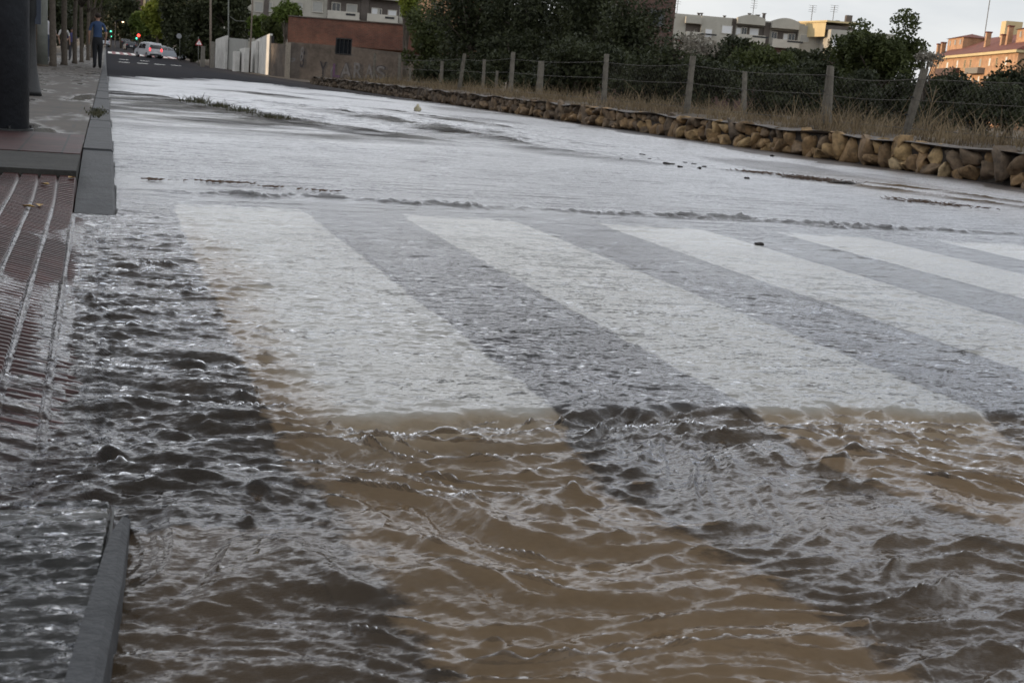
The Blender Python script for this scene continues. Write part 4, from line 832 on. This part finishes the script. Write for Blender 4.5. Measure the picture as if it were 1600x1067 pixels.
a = dp(370, 110, 94); r = tag(empty('gate', (a[0], a[1], 0)), 'green metal gate between two sunlit white pillars in the garden wall', 'gate')
slab(r, (364, 81, 95), (368, 80, 93.5), .35, M['white'], 'pillar'); slab(r, (374.5, 77, 95), (382.5, 75, 92), .35, M['white'], 'pillar')
M['gategreen'] = plain('green_gate_paint', (.05, .09, .06), .6, .2, 5); slab(r, (368, 80, 95), (374.5, 80, 94.6), .06, M['gategreen'], 'leaf')
def pole(name, px, pyt, pyb, D, w, mat, label, cat, grp=None, pyt2=None, pxt=None, parts=None):
    b = dp(px, pyb, D); t0 = dp(pxt if pxt else px, pyt, D); zb = float(road_z(5, b[1]))-.02; r = tag(empty(name, (b[0], b[1], zb)), label, cat, grp)
    MB().tube([(0, 0, 0), ((t0[0]-b[0])*.5, (t0[1]-b[1])*.5, (t0[2]-zb)*.5), (t0[0]-b[0], t0[1]-b[1], t0[2]-zb)], [w*.55, w*.5, w*.42], 10).build('pole', mat, r, True)
    return r, b, t0, zb
r, b, t0, zb = pole('utility_pole', 329, -8, 104, 106, .2, M['woodpole'], 'brown wooden utility pole standing between two short concrete pillars', 'pole', 'utility poles'); MB().tube([(-.7, 0, t0[2]-zb-.3), (.7, 0, t0[2]-zb-.3)], .05, 6).build('crossarm', M['woodpole'], r)
r, b, t0, zb = pole('utility_pole', 357, -8, 105, 104, .12, M['greypole'], 'thin grey utility pole with curved arm before the dark tree', 'pole', 'utility poles'); MB().tube([(0, 0, 4.4), (.5, 0, 4.1), (1.2, 0, 4.15)], .03, 6).build('arm', M['greypole'], r)
r, b, t0, zb = pole('utility_pole', 390, -8, 108, 94, .12, M['woodpole'], 'pale utility pole in front of the white wall, right of the gate', 'pole', 'utility poles', pxt=395); MB().tube([(0, 0, 1.8), (0, -.1, 1.85)], .07, 6).build('bracket', M['greypole'], r)
for px, pt, pb, D, lb in [(316.5, 73, 104, 108, 'short concrete pillar left of the wooden utility pole'), (331.5, 66, 106, 105, 'short concrete pillar right of the wooden utility pole')]:
    b = dp(px, pb, D); tz = dp(px, pt, D)[2]; r = tag(empty('concrete_pillar', (b[0], b[1], -.05)), lb, 'pillar', 'short concrete pillars'); MB().box(-.17, .17, -.17, .17, 0, tz).build('shaft', M['concrete'], r); MB().box(-.2, .2, -.2, .2, tz+.001, tz+.07).build('cap', M['concrete'], r)
# road signs
r, b, t0, zb = pole('round_sign', 281, 54, 85, 132, .07, M['greypole'], 'round grey road sign on a thin post right of the silver car', 'sign'); z = dp(279, 57, 132)[2]-zb
M['signback'] = plain('sign_grey', (.42, .43, .44), .5, .08, 4); M['signred'] = plain('sign_red', (.45, .03, .03), .5, .05, 4); M['signwhite'] = plain('sign_white', (.75, .75, .75), .5, .05, 4)
mb = MB(); mb.tube([(-.13, -.06, z), (-.13, -.09, z)], .27, 24); mb.build('disc', M['signback'], r)
r, b, t0, zb = pole('triangle_sign', 310, 58, 98, 112, .07, M['greypole'], 'white triangular warning sign with red rim beside the concrete pillar', 'sign'); z = dp(310, 67, 112)[2]-zb; s = .33
MB().prism([(-s, z-.25), (s, z-.25), (0, z+.33)], -.07, -.05).build('plate', M['signred'], r); MB().prism([(-s*.74, z-.19), (s*.74, z-.19), (0, z+.22)], -.08, -.0701).build('face', M['signwhite'], r); MB().box(-.03, .03, -.085, -.0801, z-.12, z+.06).build('symbol', M['castiron'], r)
# traffic lights and lamps
M['green'] = emit('green_lamp', (.1, .9, .55), 2.2); M['red'] = emit('red_lamp', (1, .06, .04), 3.2); M['warm'] = emit('warm_lamp', (1, .62, .35), 5); M['head'] = emit('head_lamp', (.8, 1, .95), 3)
def tlight(px, py, D, m, label, sz=.16):
    p = dp(px, py, D); zb = float(road_z(3, p[1])); r = tag(empty('traffic_light', (p[0], p[1], zb)), label, 'traffic light', 'traffic lights at the far junction'); z = p[2]-zb
    MB().tube([(0, 0, 0), (0, 0, z+.5)], .06, 8).build('pole', M['castiron'], r); MB().box(-.18, .18, -.2, -.05, z-.55, z+.45).build('housing', M['castiron'], r)
    MB().tube([(0, -.20, z), (0, -.23, z)], sz, 14).build('lens', M[m], r)
tlight(173, 49.5, 200, 'green', 'traffic light showing green over the road end, just right of the officer', .13); tlight(216.5, 56, 175, 'red', 'traffic light showing red above the white van', .22)
tlight(213.5, 60.5, 185, 'green', 'traffic light showing green just left of the red one', .14); tlight(174, 57.5, 230, 'green', 'small green traffic light below the first green one', .10)
p = dp(192, 35, 210); zb = float(road_z(3, p[1])); r = tag(empty('street_lamp', (p[0]-1.2, p[1], zb)), 'lit warm street lamp over the far end of the road', 'street lamp'); MB().tube([(0, 0, 0), (0, 0, p[2]-zb), (.5, 0, p[2]-zb+.25), (1.1, 0, p[2]-zb+.2)], .06, 8).build('pole', M['castiron'], r); MB().box(.95, 1.45, -.15, .15, p[2]-zb+.08, p[2]-zb+.2).build('head', M['castiron'], r); MB().tube([(1.2, 0, p[2]-zb-.08), (1.2, 0, p[2]-zb+.07)], [.14, .17], 10).build('bulb', M['warm'], r)

# ---------------------------------------------------------------- vehicles
M['tail'] = emit('tail_light', (1, .05, .06), 2.5)
def vehicle(name, loc_, rz, prof, W, glassy, paint, label, cat, wheels, brake=False, win_sides=(), group=None):
    """prof: side outline (x forward, z), wheels: x positions; W: width"""
    r = tag(empty(name, loc_, rz), label, cat, group); mb = MB(); n = len(prof); zmax = max(p[1] for p in prof); rings = []
    for yf, ins in ((-1, 1), (-.92, .5), (0, 0), (.92, .5), (1, 1)):
        rings.append([(x*(1-.012*ins), yf*W/2*(1-.16*max(0, (z-.95)/max(.01, zmax-.95)) if z > .95 else 1), z-(.05*ins if z > zmax*.8 else 0)) for x, z in prof])
    vs = [p for q in rings for p in q]; fs = []
    for i in range(4):
        for k in range(n): fs.append((i*n+k, i*n+(k+1) % n, (i+1)*n+(k+1) % n, (i+1)*n+k))
    fs += [tuple(range(n))[::-1], tuple(4*n+k for k in range(n))]
    mb.add(vs, fs).build('body', M[paint], r, False)
    def sy(z, s, off=.012): return s*(W/2*(1-.16*max(0, (z-.95)/max(.01, zmax-.95)) if z > .95 else W/2)+off) if z > .95 else s*(W/2+off)
    for s in (-1, 1):
        for (xa, xb, xc, xd, za, zb_) in win_sides:
            MB().add([(xa, sy(za, s), za), (xb, sy(za, s), za), (xc, sy(zb_, s), zb_), (xd, sy(zb_, s), zb_), (xa, sy(za, s, -.02), za), (xb, sy(za, s, -.02), za), (xc, sy(zb_, s, -.02), zb_), (xd, sy(zb_, s, -.02), zb_)], [(0, 1, 2, 3), (7, 6, 5, 4), (0, 4, 5, 1), (1, 5, 6, 2), (2, 6, 7, 3), (3, 7, 4, 0)]).build('side_window', M['glass'], r)
        for wx in wheels:
            t_ = MB().tube([(wx, s*(W/2-.2), .31), (wx, s*(W/2+.02), .31)], .31, 18).build('tyre', M['tyre'], None); w = MB().tube([(wx, s*(W/2-.02), .31), (wx, s*(W/2+.03), .31)], [.2, .17], 12).build('wheel', M['rim'], r); t_.parent = w
    for (p0, p1) in glassy:   # windscreens between outline points, slightly proud
        (xa, za), (xb, zb_) = p0, p1; d = Vector((zb_-za, 0, xa-xb)).normalized()*.02; 
        if (xa+xb) < 0: d = Vector((-abs(d.x), 0, abs(d.z)))
        else: d = Vector((abs(d.x), 0, abs(d.z)))
        h0 = abs(sy(za, 1))-.12; h1 = abs(sy(zb_, 1))-.12
        MB().add([(xa+d.x, -h0, za+d.z), (xa+d.x, h0, za+d.z), (xb+d.x, h1, zb_+d.z), (xb+d.x, -h1, zb_+d.z), (xa-d.x, -h0, za-d.z), (xa-d.x, h0, za-d.z), (xb-d.x, h1, zb_-d.z), (xb-d.x, -h1, zb_-d.z)], [(0, 1, 2, 3), (7, 6, 5, 4), (0, 4, 5, 1), (1, 5, 6, 2), (2, 6, 7, 3), (3, 7, 4, 0)]).build('windscreen', M['glass'], r)
    xr = min(p[0] for p in prof); xf = max(p[0] for p in prof)
    for s in (-1, 1):
        MB().box(xr-.03, xr+.06, s*(W/2-.16)-.07, s*(W/2-.16)+.07, .8, 1.15 if zmax > 1.6 else .98).build('tail_light', M['tail'] if brake else M['signred'], r)
        MB().box(xf-.10, xf+.02, s*(W/2-.25)-.14, s*(W/2-.25)+.14, .6, .76).build('headlight', M['signwhite'], r)
        MB().box(.9 if zmax < 1.6 else 1.0, 1.08 if zmax < 1.6 else 1.2, s*(W/2+.02), s*(W/2+.18), .95, 1.08).build('mirror', M[paint], r)
    MB().box(xr-.06, xr+.08, -W*.4, W*.4, .32, .5).build('rear_bumper', M['castiron'], r); MB().box(xr-.035, xr+.01, -.26, .26, .62, .74).build('number_plate', M['signwhite'], r)
    return r
vanp = [(-2.0, .35), (-2.02, .9), (-1.96, 1.55), (-1.85, 1.80), (-.2, 1.85), (.55, 1.78), (1.25, 1.12), (1.95, .92), (2.12, .7), (2.12, .35), (1.65, .3), (1.5, .62), (1.1, .62), (.95, .3), (-1.0, .3), (-1.15, .62), (-1.55, .62), (-1.7, .3)]
p = dp(232, 90, 146); vz = float(road_z(4.7, 156))
vehicle('white_van', (p[0], p[1], vz), math.radians(112), vanp, 1.75, [((-2.0, 1.1), (-1.95, 1.55)), ((1.25, 1.12), (.6, 1.72))], 'carwhite', 'small white van with brake lights on, waiting at the far junction', 'van', (-1.35, 1.3), True, [(.1, 1.05, .5, .1, 1.08, 1.6), (-.95, 0, 0, -.95, 1.08, 1.6)])
carp = [(-2.2, .4), (-2.25, .85), (-2.1, 1.0), (-1.75, 1.08), (-1.15, 1.42), (.05, 1.45), (.95, 1.0), (1.9, .82), (2.15, .65), (2.15, .35), (1.75, .3), (1.6, .6), (1.15, .6), (1.0, .3), (-1.05, .3), (-1.2, .6), (-1.65, .6), (-1.8, .3)]
sw_ = [(-.05, .8, .02, -.05, 1.02, 1.36), (-1.55, -.1, -.1, -1.15, 1.02, 1.36)]
p = dp(266, 91, 150); vehicle('parked_car', (p[0], p[1], float(road_z(8, 158))+.03), math.radians(-20), carp, 1.75, [((.9, 1.04), (.12, 1.42)), ((-1.7, 1.12), (-1.2, 1.4))], 'carsilver', 'silver saloon car side on, right of the white van', 'car', (-1.42, 1.38), False, sw_)
for px, D, rz, pt, lb in [(203, 205, 95, 'cardark', 'dark car stopped left of the van beyond the red road markings'), (196, 240, 92, 'cardark', 'farther dark car on the road beyond the red markings'), (163, 215, 92, 'carsilver', 'grey car parked by the left kerb near the junction'), (252, 178, 60, 'cardark', 'dark car turning behind the silver car')]:
    p = dp(px, 75, D); vehicle('parked_car', (p[0], p[1], float(road_z(3, p[1]))), math.radians(rz), carp, 1.75, [((.9, 1.04), (.12, 1.42)), ((-1.7, 1.12), (-1.2, 1.4))], pt, lb, 'car', (-1.42, 1.38), False, sw_)
p = dp(187, 63, 250); 

# ---------------------------------------------------------------- left street furniture
px0 = gp(45, 205, .104); r = tag(empty('dark_column', (px0[0]-.15, 8.12, .104)), 'thick dark grey painted column at the left edge of the pavement', 'column')
MB().tube([(0, 0, .0), (0, 0, 3.2)], .15, 40).build('shaft', M['paintdark'], r, True); MB().tube([(0, 0, 0), (0, 0, .012)], .175, 40).build('base_plate', M['castiron'], r)
for q in (0.3, 1.9, 3.5, 5.0): MB().tube([(.163*math.cos(q), .163*math.sin(q), .012), (.163*math.cos(q), .163*math.sin(q), .03)], .008, 6).build('bolt', M['castiron'], r)
p = gp(56, 150, .1); X0 = p[0]; r = tag(empty('iron_lamp_post', (X0-.05, p[1], .1)), 'black cast iron post with flared foot just behind the dark column', 'post')
MB().tube([(0, 0, 0), (0, 0, .05), (0, 0, .12), (0, 0, .28), (0, 0, .55), (0, 0, .8), (0, 0, .84), (0, 0, 3)], [.115, .105, .09, .065, .05, .045, .06, .04], 14).build('shaft', M['castiron'], r, True)
MB().box(-.05, .10, -.02, .02, .75, 1.4).build('sign_back', plain('navy_panel', (.02, .028, .045), .5, .2), r)
p = gp(66, 104, .1); r = tag(empty('grey_post', (p[0]+.0, p[1], .1)), 'thick grey green post on the pavement, left of the plane trees', 'post'); MB().tube([(0, 0, 0), (0, 0, 1.1), (0, 0, 4)], [.16, .145, .14], 16).build('shaft', M['greypole'], r, True); MB().tube([(0, 0, .0), (0, 0, .06)], .19, 16).build('collar', M['bark'], r)

# ---------------------------------------------------------------- people
def person(loc_, rz, shirt, trousers, hair, label, height=1.75, pose=0, grp=None):
    s = height/1.75; r = tag(empty('person', loc_, rz), label, 'person', grp)
    lx = .085; st = .05 if pose == 0 else .13
    V = {}; E = []; vs = []; rad = []
    def add(k, co, rr, frm=None):
        V[k] = len(vs); vs.append(tuple(c*s for c in co)); rad.append(rr*s if not hasattr(rr, '__len__') else tuple(q*s for q in rr))
        if frm: E.append((V[frm], V[k]))
    add('pel', (0, 0, .93), (.15, .11)); add('waist', (0, 0, 1.08), (.135, .10), 'pel'); add('chest', (0, .0, 1.30), (.165, .115), 'waist'); add('neckb', (0, 0, 1.45), (.09, .08), 'chest'); add('neck', (0, .01, 1.52), .055, 'neckb'); add('head1', (0, .02, 1.60), (.075, .085), 'neck'); add('head2', (0, .01, 1.69), (.08, .095), 'head1'); add('head3', (0, 0, 1.74), (.05, .06), 'head2')
    for sd, n_ in ((-1, 'l'), (1, 'r')):
        fy = st*sd
        add('hip'+n_, (sd*.085, 0, .84), .115, 'pel'); add('kn'+n_, (sd*lx, fy*.5+.02, .48), .08, 'hip'+n_); add('an'+n_, (sd*(lx+.005), fy, .09), .06, 'kn'+n_); add('toe'+n_, (sd*(lx+.03), fy+.15, .035), (.04, .03), 'an'+n_)
        ax = .25 if pose != 2 else .22; ay = .02 if pose != 2 else .16; az = 1.12
        add('sh'+n_, (sd*.18, 0, 1.42), .062, 'neckb'); add('el'+n_, (sd*(ax+.02), -.02 if pose != 2 else -.04, 1.14), .043, 'sh'+n_)
        hz = .90 if pose != 2 else 1.10; add('wr'+n_, (sd*(ax+.0), ay+.06, hz), .028, 'el'+n_); add('palm'+n_, (sd*ax, ay+.09, hz-.07 if pose != 2 else hz+.02), (.034, .02), 'wr'+n_)
        base = Vector(vs[V['palm'+n_]])/s
        for q in range(4): 
            o = (q-1.5)*.018; add('f%d%s' % (q, n_), (base.x+o*.4, base.y+o, base.z-.045), .009, 'palm'+n_); add('g%d%s' % (q, n_), (base.x+o*.4-sd*.012, base.y+o+.008, base.z-.08+.006*abs(q-1.5)), .007, 'f%d%s' % (q, n_))
        add('th'+n_, (base.x-sd*.01, base.y+.04, base.z-.02), .009, 'palm'+n_)
    me = bpy.data.meshes.new('body'); me.from_pydata(vs, E, []); o = bpy.data.objects.new('body', me); C.objects.link(o); o.parent = r
    md = o.modifiers.new('skin', 'SKIN'); md.use_smooth_shade = True
    sv = me.skin_vertices[0] if len(me.skin_vertices) else None
    if sv is None:
        bm = bmesh.new(); bm.from_mesh(me); bm.verts.layers.skin.verify(); bm.to_mesh(me); bm.free(); sv = me.skin_vertices[0]
    for i, rr in enumerate(rad): sv.data[i].radius = rr if hasattr(rr, '__len__') else (rr, rr)
    sv.data[0].use_root = True
    o.modifiers.new('sub', 'SUBSURF').levels = 1; o.modifiers['sub'].render_levels = 1
    t = NT('clothed_person'); sp = t.n('ShaderNodeSeparateXYZ', {'Vector': t.n('ShaderNodeTexCoord').outputs['Object']}); X_, Y_, Z_ = sp.outputs
    zz = t.math('DIVIDE', Z_, 1.8*s); arm = t.math('GREATER_THAN', t.math('ABSOLUTE', X_), .195*s); low = t.math('LESS_THAN', Z_, 1.2*s); isarm = t.math('MULTIPLY', arm, low)
    sk = (.33, .2, .14); c = t.ramp(zz, [(0, (.01, .01, .01)), (.045, trousers), (.56, shirt), (.845, sk), (.93, hair)], 'CONSTANT'); face = t.math('GREATER_THAN', Y_, .05*s)
    c = t.mix(t.math('MULTIPLY', t.math('MULTIPLY', face, t.math('GREATER_THAN', Z_, 1.55*s)), t.math('LESS_THAN', Z_, 1.70*s)), c, sk); c = t.mix(isarm, c, sk); t.pbr(c, .8, t.bump(t.noise(t.coord(), 30, 3), .3, .01)); me.materials.append(t.m)
    hd = MB(); 
    for sd in (-1, 1): hd.tube([(sd*.03*s, .098*s, 1.64*s), (sd*.03*s, .106*s, 1.64*s)], .009*s, 6)
    hd.build('eye', M['castiron'], r); MB().tube([(0, .095*s, 1.63*s), (0, .118*s, 1.60*s)], [.008*s, .015*s], 6).build('nose', M['skin'], r); MB().box(-.022*s, .022*s, .09*s, .104*s, 1.565*s, 1.573*s).build('mouth', M['signred'], r)
    for sd in (-1, 1): MB().tube([(sd*.078*s, 0, 1.62*s), (sd*.092*s, -.01*s, 1.65*s)], .018*s, 6).build('ear', M['skin'], r)
    hv = IV*np.array([.092, .105, .085])*s; hv = hv+np.array([0, -.012, 1.695])*s; keep = [tuple(int(q) for q in f) for f in IF if hv[f][:, 2].min() > 1.66*s or hv[f][:, 1].max() < .0 and hv[f][:, 2].min() > 1.6*s]
    hm = plain('hair_%s' % str(hair), hair, .8, .2); mobj('hair', hv, keep, hm, r, True); return r
p = gp(152, 104, .1); person((p[0]+.05, 44, .1), math.radians(8), (.022, .05, .12), (.006, .007, .010), (.03, .02, .015), 'officer in light blue shirt and black trousers standing on the kerb', 1.78, 0)
def pers(px, Y, rz, *a, **k):
    X = (px-165)/F*Y*.95; person((X, Y, float(pave_z(Y)) if X < 0 else .02), math.radians(rz), *a, **k)
pers(79, 50, 20, (.5, .5, .52), (.03, .04, .07), (.02, .02, .02), 'person in white top and long dark skirt right of the grey post', 1.8, 0)
pers(87, 55, -30, (.42, .34, .36), (.05, .04, .04), (.03, .02, .02), 'person in pale pink top behind the nearest plane tree', 1.7, 2)
pers(105.5, 66, 200, (.55, .55, .53), (.06, .06, .07), (.03, .02, .015), 'person in white shirt between two plane trunks', 1.78, 0)
pers(117, 72, 170, (.06, .06, .16), (.03, .03, .035), (.02, .02, .02), 'person in dark blue top between the plane trees', 1.7, 2)
X = dp(337, 111, 112); person((X[0], X[1], .0), math.radians(120), (.03, .035, .07), (.015, .015, .02), (.02, .015, .01), 'person in dark clothes walking past the white garden wall', 1.72, 1)

# ---------------------------------------------------------------- debris
M['debris'] = plain('soaked_debris', (.02, .016, .012), .7, .4, 30); M['twigs'] = plain('brown_twigs', (.10, .065, .045), .8, .4, 30)
def lump(x, y, z, sx_, sy_, sz_, mat, label, name='debris_clump', cat='debris', seed=0, group='debris caught in the shallow flood'):
    g = np.random.default_rng(seed); q = IV*(1+.25*np.sin(IV[:, [0]]*5+seed)+.2*np.sin(IV[:, [1]]*7+seed*2)*np.cos(IV[:, [2]]*6)+g.normal(0, .05, (len(IV), 1))); V_ = q*np.array([sx_, sy_, sz_]); o = mobj(name, V_, IF, mat, smooth=False); o.location = (x, y, z); return tag(o, label, cat, group)
deb = [(1318, 288, .12, .10, .018, 'largest black clump, right of the brown twig heap'), (405+800-800+1, 0, 0, 0, 0, None)]
lump(*gp(1320, 288)[:2], .012, .14, .07, .014, M['debris'], 'long black clump stranded right of the brown twigs', seed=1)
lump(*gp(1206, 245)[:2], .01, .03, .03, .014, M['debris'], 'small round black lump by itself up the stream', seed=2)
lump(*gp(1043, 258)[:2], .01, .06, .04, .014, M['debris'], 'black clump at the centre of the scattered bits', seed=3)
lump(*gp(1003, 244)[:2], .01, .03, .03, .014, M['debris'], 'small black bit above the centre clump', seed=4)
lump(*gp(1167, 280)[:2], .008, .02, .02, .01, M['debris'], 'tiny black speck left below the brown twigs', seed=5)
lump(*gp(1187, 383)[:2], .006, .02, .02, .006, M['debris'], 'tiny dark speck near the crossing edge', seed=6)
for i, (px, py) in enumerate([(948, 228), (960, 238), (975, 243), (988, 246), (1015, 250), (1028, 250), (1062, 262), (1084, 258), (1100, 262), (940, 240), (1093, 264), (970, 250), (1010, 246), (1070, 256)]):
    p = gp(px, py); lump(p[0], p[1], .008, .022, .022, .009, M['debris'], 'dark speck among the bits scattered across the mid stream', seed=10+i, group='scattered specks mid stream')
def twigheap(px, py, L, n_, label, h=.02):
    p = gp(px, py); mb = MB(); g = random.Random(px)
    for i in range(n_):
        x = g.gauss(0, L*.42); y = g.gauss(0, L*.30)-x*.5; a = g.gauss(-.4, .6); l = g.uniform(.02, .07); mb.tube([(x, y, g.uniform(0, h)), (x+l*math.cos(a), y+l*math.sin(a), g.uniform(0, h)*g.random())], .0025, 4)
    o = mb.build('twig_heap', M['twigs']); o.location = (p[0], p[1], .004); return tag(o, label, 'debris', 'twig heaps in the flood', 'stuff')
twigheap(1190, 272, .26, 160, 'low brown twig heap, left of the two'); twigheap(1268, 282, .32, 260, 'larger brown twig heap beside the black clump', .035)
twigheap(1450, 318, .35, 120, 'scattered brown twigs in the muddy water by the stone wall', .015)
# debris line on the far edge of the crossing
lump(*gp(652, 176)[:2], .06, .07, .05, .075, plain('pale_paper', (.42, .38, .26), .8, .2, 12), 'crumpled cream paper bag standing in the shallow flood', 'paper_bag', 'bag', 33, None)
def litter(px, py, w_, n_, label):
    p = gp(px, py); mb = MB(); g = random.Random(px)
    for i in range(n_):
        x = g.gauss(0, w_*.5); y = g.gauss(0, .018); a = g.uniform(-.5, .5); l = g.uniform(.008, .03); mb.tube([(x, y, g.uniform(0, .006)), (x+l*math.cos(a), y+l*math.sin(a), g.uniform(0, .010))], [g.uniform(.001, .005), .001], 4)
    o = mb.build('leaf_litter', M['twigs']); o.location = (p[0], p[1], .006); return tag(o, label, 'leaf litter', 'leaf litter on the far edge of the crossing', 'stuff')
for px, py, w_, n_, lb in [(352, 287, .16, 80, 'widest strip of brown leaf litter on the crossing edge'), (425, 294, .06, 26, 'brown leaf litter right of the widest strip'), (500, 300, .12, 26, 'thin brown leaf litter farthest right on the crossing edge'), (240, 283, .07, 26, 'brown leaf litter nearest the kerb')]: litter(px, py, w_, n_, lb)
M['leafy'] = plain('yellow_leaf', (.36, .22, .05), .6, .2, 30)
for i, (px, py, z) in enumerate([(62, 322, .04), (45, 326, .04), (112, 296, .03), (70, 300, .035)]):
    p = gp(px, py, z); zz = float(ribz(np.array([p[0]]), np.array([p[1]]))[0]); o = MB().add([(0, -.02, .004), (.014, 0, .009), (0, .022, .006), (-.014, 0, .010), (.0, 0, .002)], [(0, 1, 4), (1, 2, 4), (2, 3, 4), (3, 0, 4)]).build('fallen_leaf', M['leafy']); o.location = (p[0], p[1], max(zz, tile_z(p[0], p[1])+.006)+.002); o.rotation_euler.z = i*1.3; o.scale = (1.1, 1.3, 1)
    tag(o, ['yellow leaf on the red tiles, right of a similar one', 'yellow leaf nearest the left edge of the photo', 'small leaf near the foot of the kerb ramp', 'yellow leaf just behind the pair of leaves'][i], 'leaf', 'fallen leaves on the tiles')

# ---------------------------------------------------------------- light, sky, camera
AZ = Vector((-.9, .43, 0)).normalized(); EL = math.radians(8)
sd = Vector((AZ.x*math.cos(EL), AZ.y*math.cos(EL), math.sin(EL)))
sl = bpy.data.lights.new('sun', 'SUN'); sl.energy = 3.2; sl.angle = math.radians(.6); sl.color = (1, .74, .48); so = bpy.data.objects.new('sun', sl); C.objects.link(so); so.rotation_euler = sd.to_track_quat('Z', 'Y').to_euler()
w = bpy.data.worlds.new('World'); S.world = w; w.use_nodes = True; nt = w.node_tree; nt.nodes.clear()
out = nt.nodes.new('ShaderNodeOutputWorld'); sky = nt.nodes.new('ShaderNodeTexSky'); sky.sky_type = 'NISHITA'; sky.sun_disc = False; sky.sun_elevation = EL; sky.sun_rotation = math.atan2(sd.x, sd.y); sky.air_density = 1.0; sky.dust_density = .8
b1 = nt.nodes.new('ShaderNodeBackground'); nt.links.new(sky.outputs[0], b1.inputs[0]); b1.inputs[1].default_value = .12
tc = nt.nodes.new('ShaderNodeTexCoord'); mp = nt.nodes.new('ShaderNodeMapping'); mp.inputs['Scale'].default_value = (1, 1, 3.2); nt.links.new(tc.outputs['Generated'], mp.inputs[0])
nz = nt.nodes.new('ShaderNodeTexNoise'); nz.inputs['Scale'].default_value = 2.4; nz.inputs['Detail'].default_value = 7; nz.inputs['Roughness'].default_value = .55; nt.links.new(mp.outputs[0], nz.inputs['Vector'])
r1 = nt.nodes.new('ShaderNodeValToRGB'); r1.color_ramp.elements[0].position = .35; r1.color_ramp.elements[0].color = (.54, .57, .625, 1); r1.color_ramp.elements[1].position = .66; r1.color_ramp.elements[1].color = (.87, .87, .875, 1); nt.links.new(nz.outputs[0], r1.inputs[0])
b2 = nt.nodes.new('ShaderNodeBackground'); nt.links.new(r1.outputs[0], b2.inputs[0]); sg_ = nt.nodes.new('ShaderNodeSeparateXYZ'); nt.links.new(tc.outputs['Generated'], sg_.inputs[0]); mr_ = nt.nodes.new('ShaderNodeValToRGB'); nt.links.new(sg_.outputs[2], mr_.inputs[0])
for _k in range(3): mr_.color_ramp.elements.new(.5)
for _e, (_p, _v) in zip(mr_.color_ramp.elements, [(.10, .305), (.22, .60), (.44, .56), (.68, .28), (1, .20)]): _e.position = _p; _e.color = (_v, _v, _v, 1)
ml_ = nt.nodes.new('ShaderNodeMath'); ml_.operation = 'MULTIPLY'; ml_.inputs[1].default_value = 3.3; nt.links.new(mr_.outputs[0], ml_.inputs[0]); nt.links.new(ml_.outputs[0], b2.inputs[1])
mx = nt.nodes.new('ShaderNodeMixShader'); mx.inputs[0].default_value = .85; nt.links.new(b1.outputs[0], mx.inputs[1]); nt.links.new(b2.outputs[0], mx.inputs[2]); nt.links.new(mx.outputs[0], out.inputs[0])
cam = bpy.data.cameras.new('camera'); co_ = bpy.data.objects.new('camera', cam); C.objects.link(co_)
mw = Matrix([[*R[0], 0], [*R[1], 0], [*R[2], H], [0, 0, 0, 1]]); co_.matrix_world = mw
cam.sensor_width = 36; cam.lens = 36*F/1600; cam.clip_start = .02; cam.clip_end = 3000; S.camera = co_
cam.dof.use_dof = True; cam.dof.focus_distance = 3.2; cam.dof.aperture_fstop = 16
S.view_settings.view_transform = 'Standard'; S.view_settings.look = 'None'; S.view_settings.exposure = .3; S.view_settings.gamma = 1
S.render.engine = 'CYCLES'; S.cycles.transparent_max_bounces = 12; S.cycles.max_bounces = 6
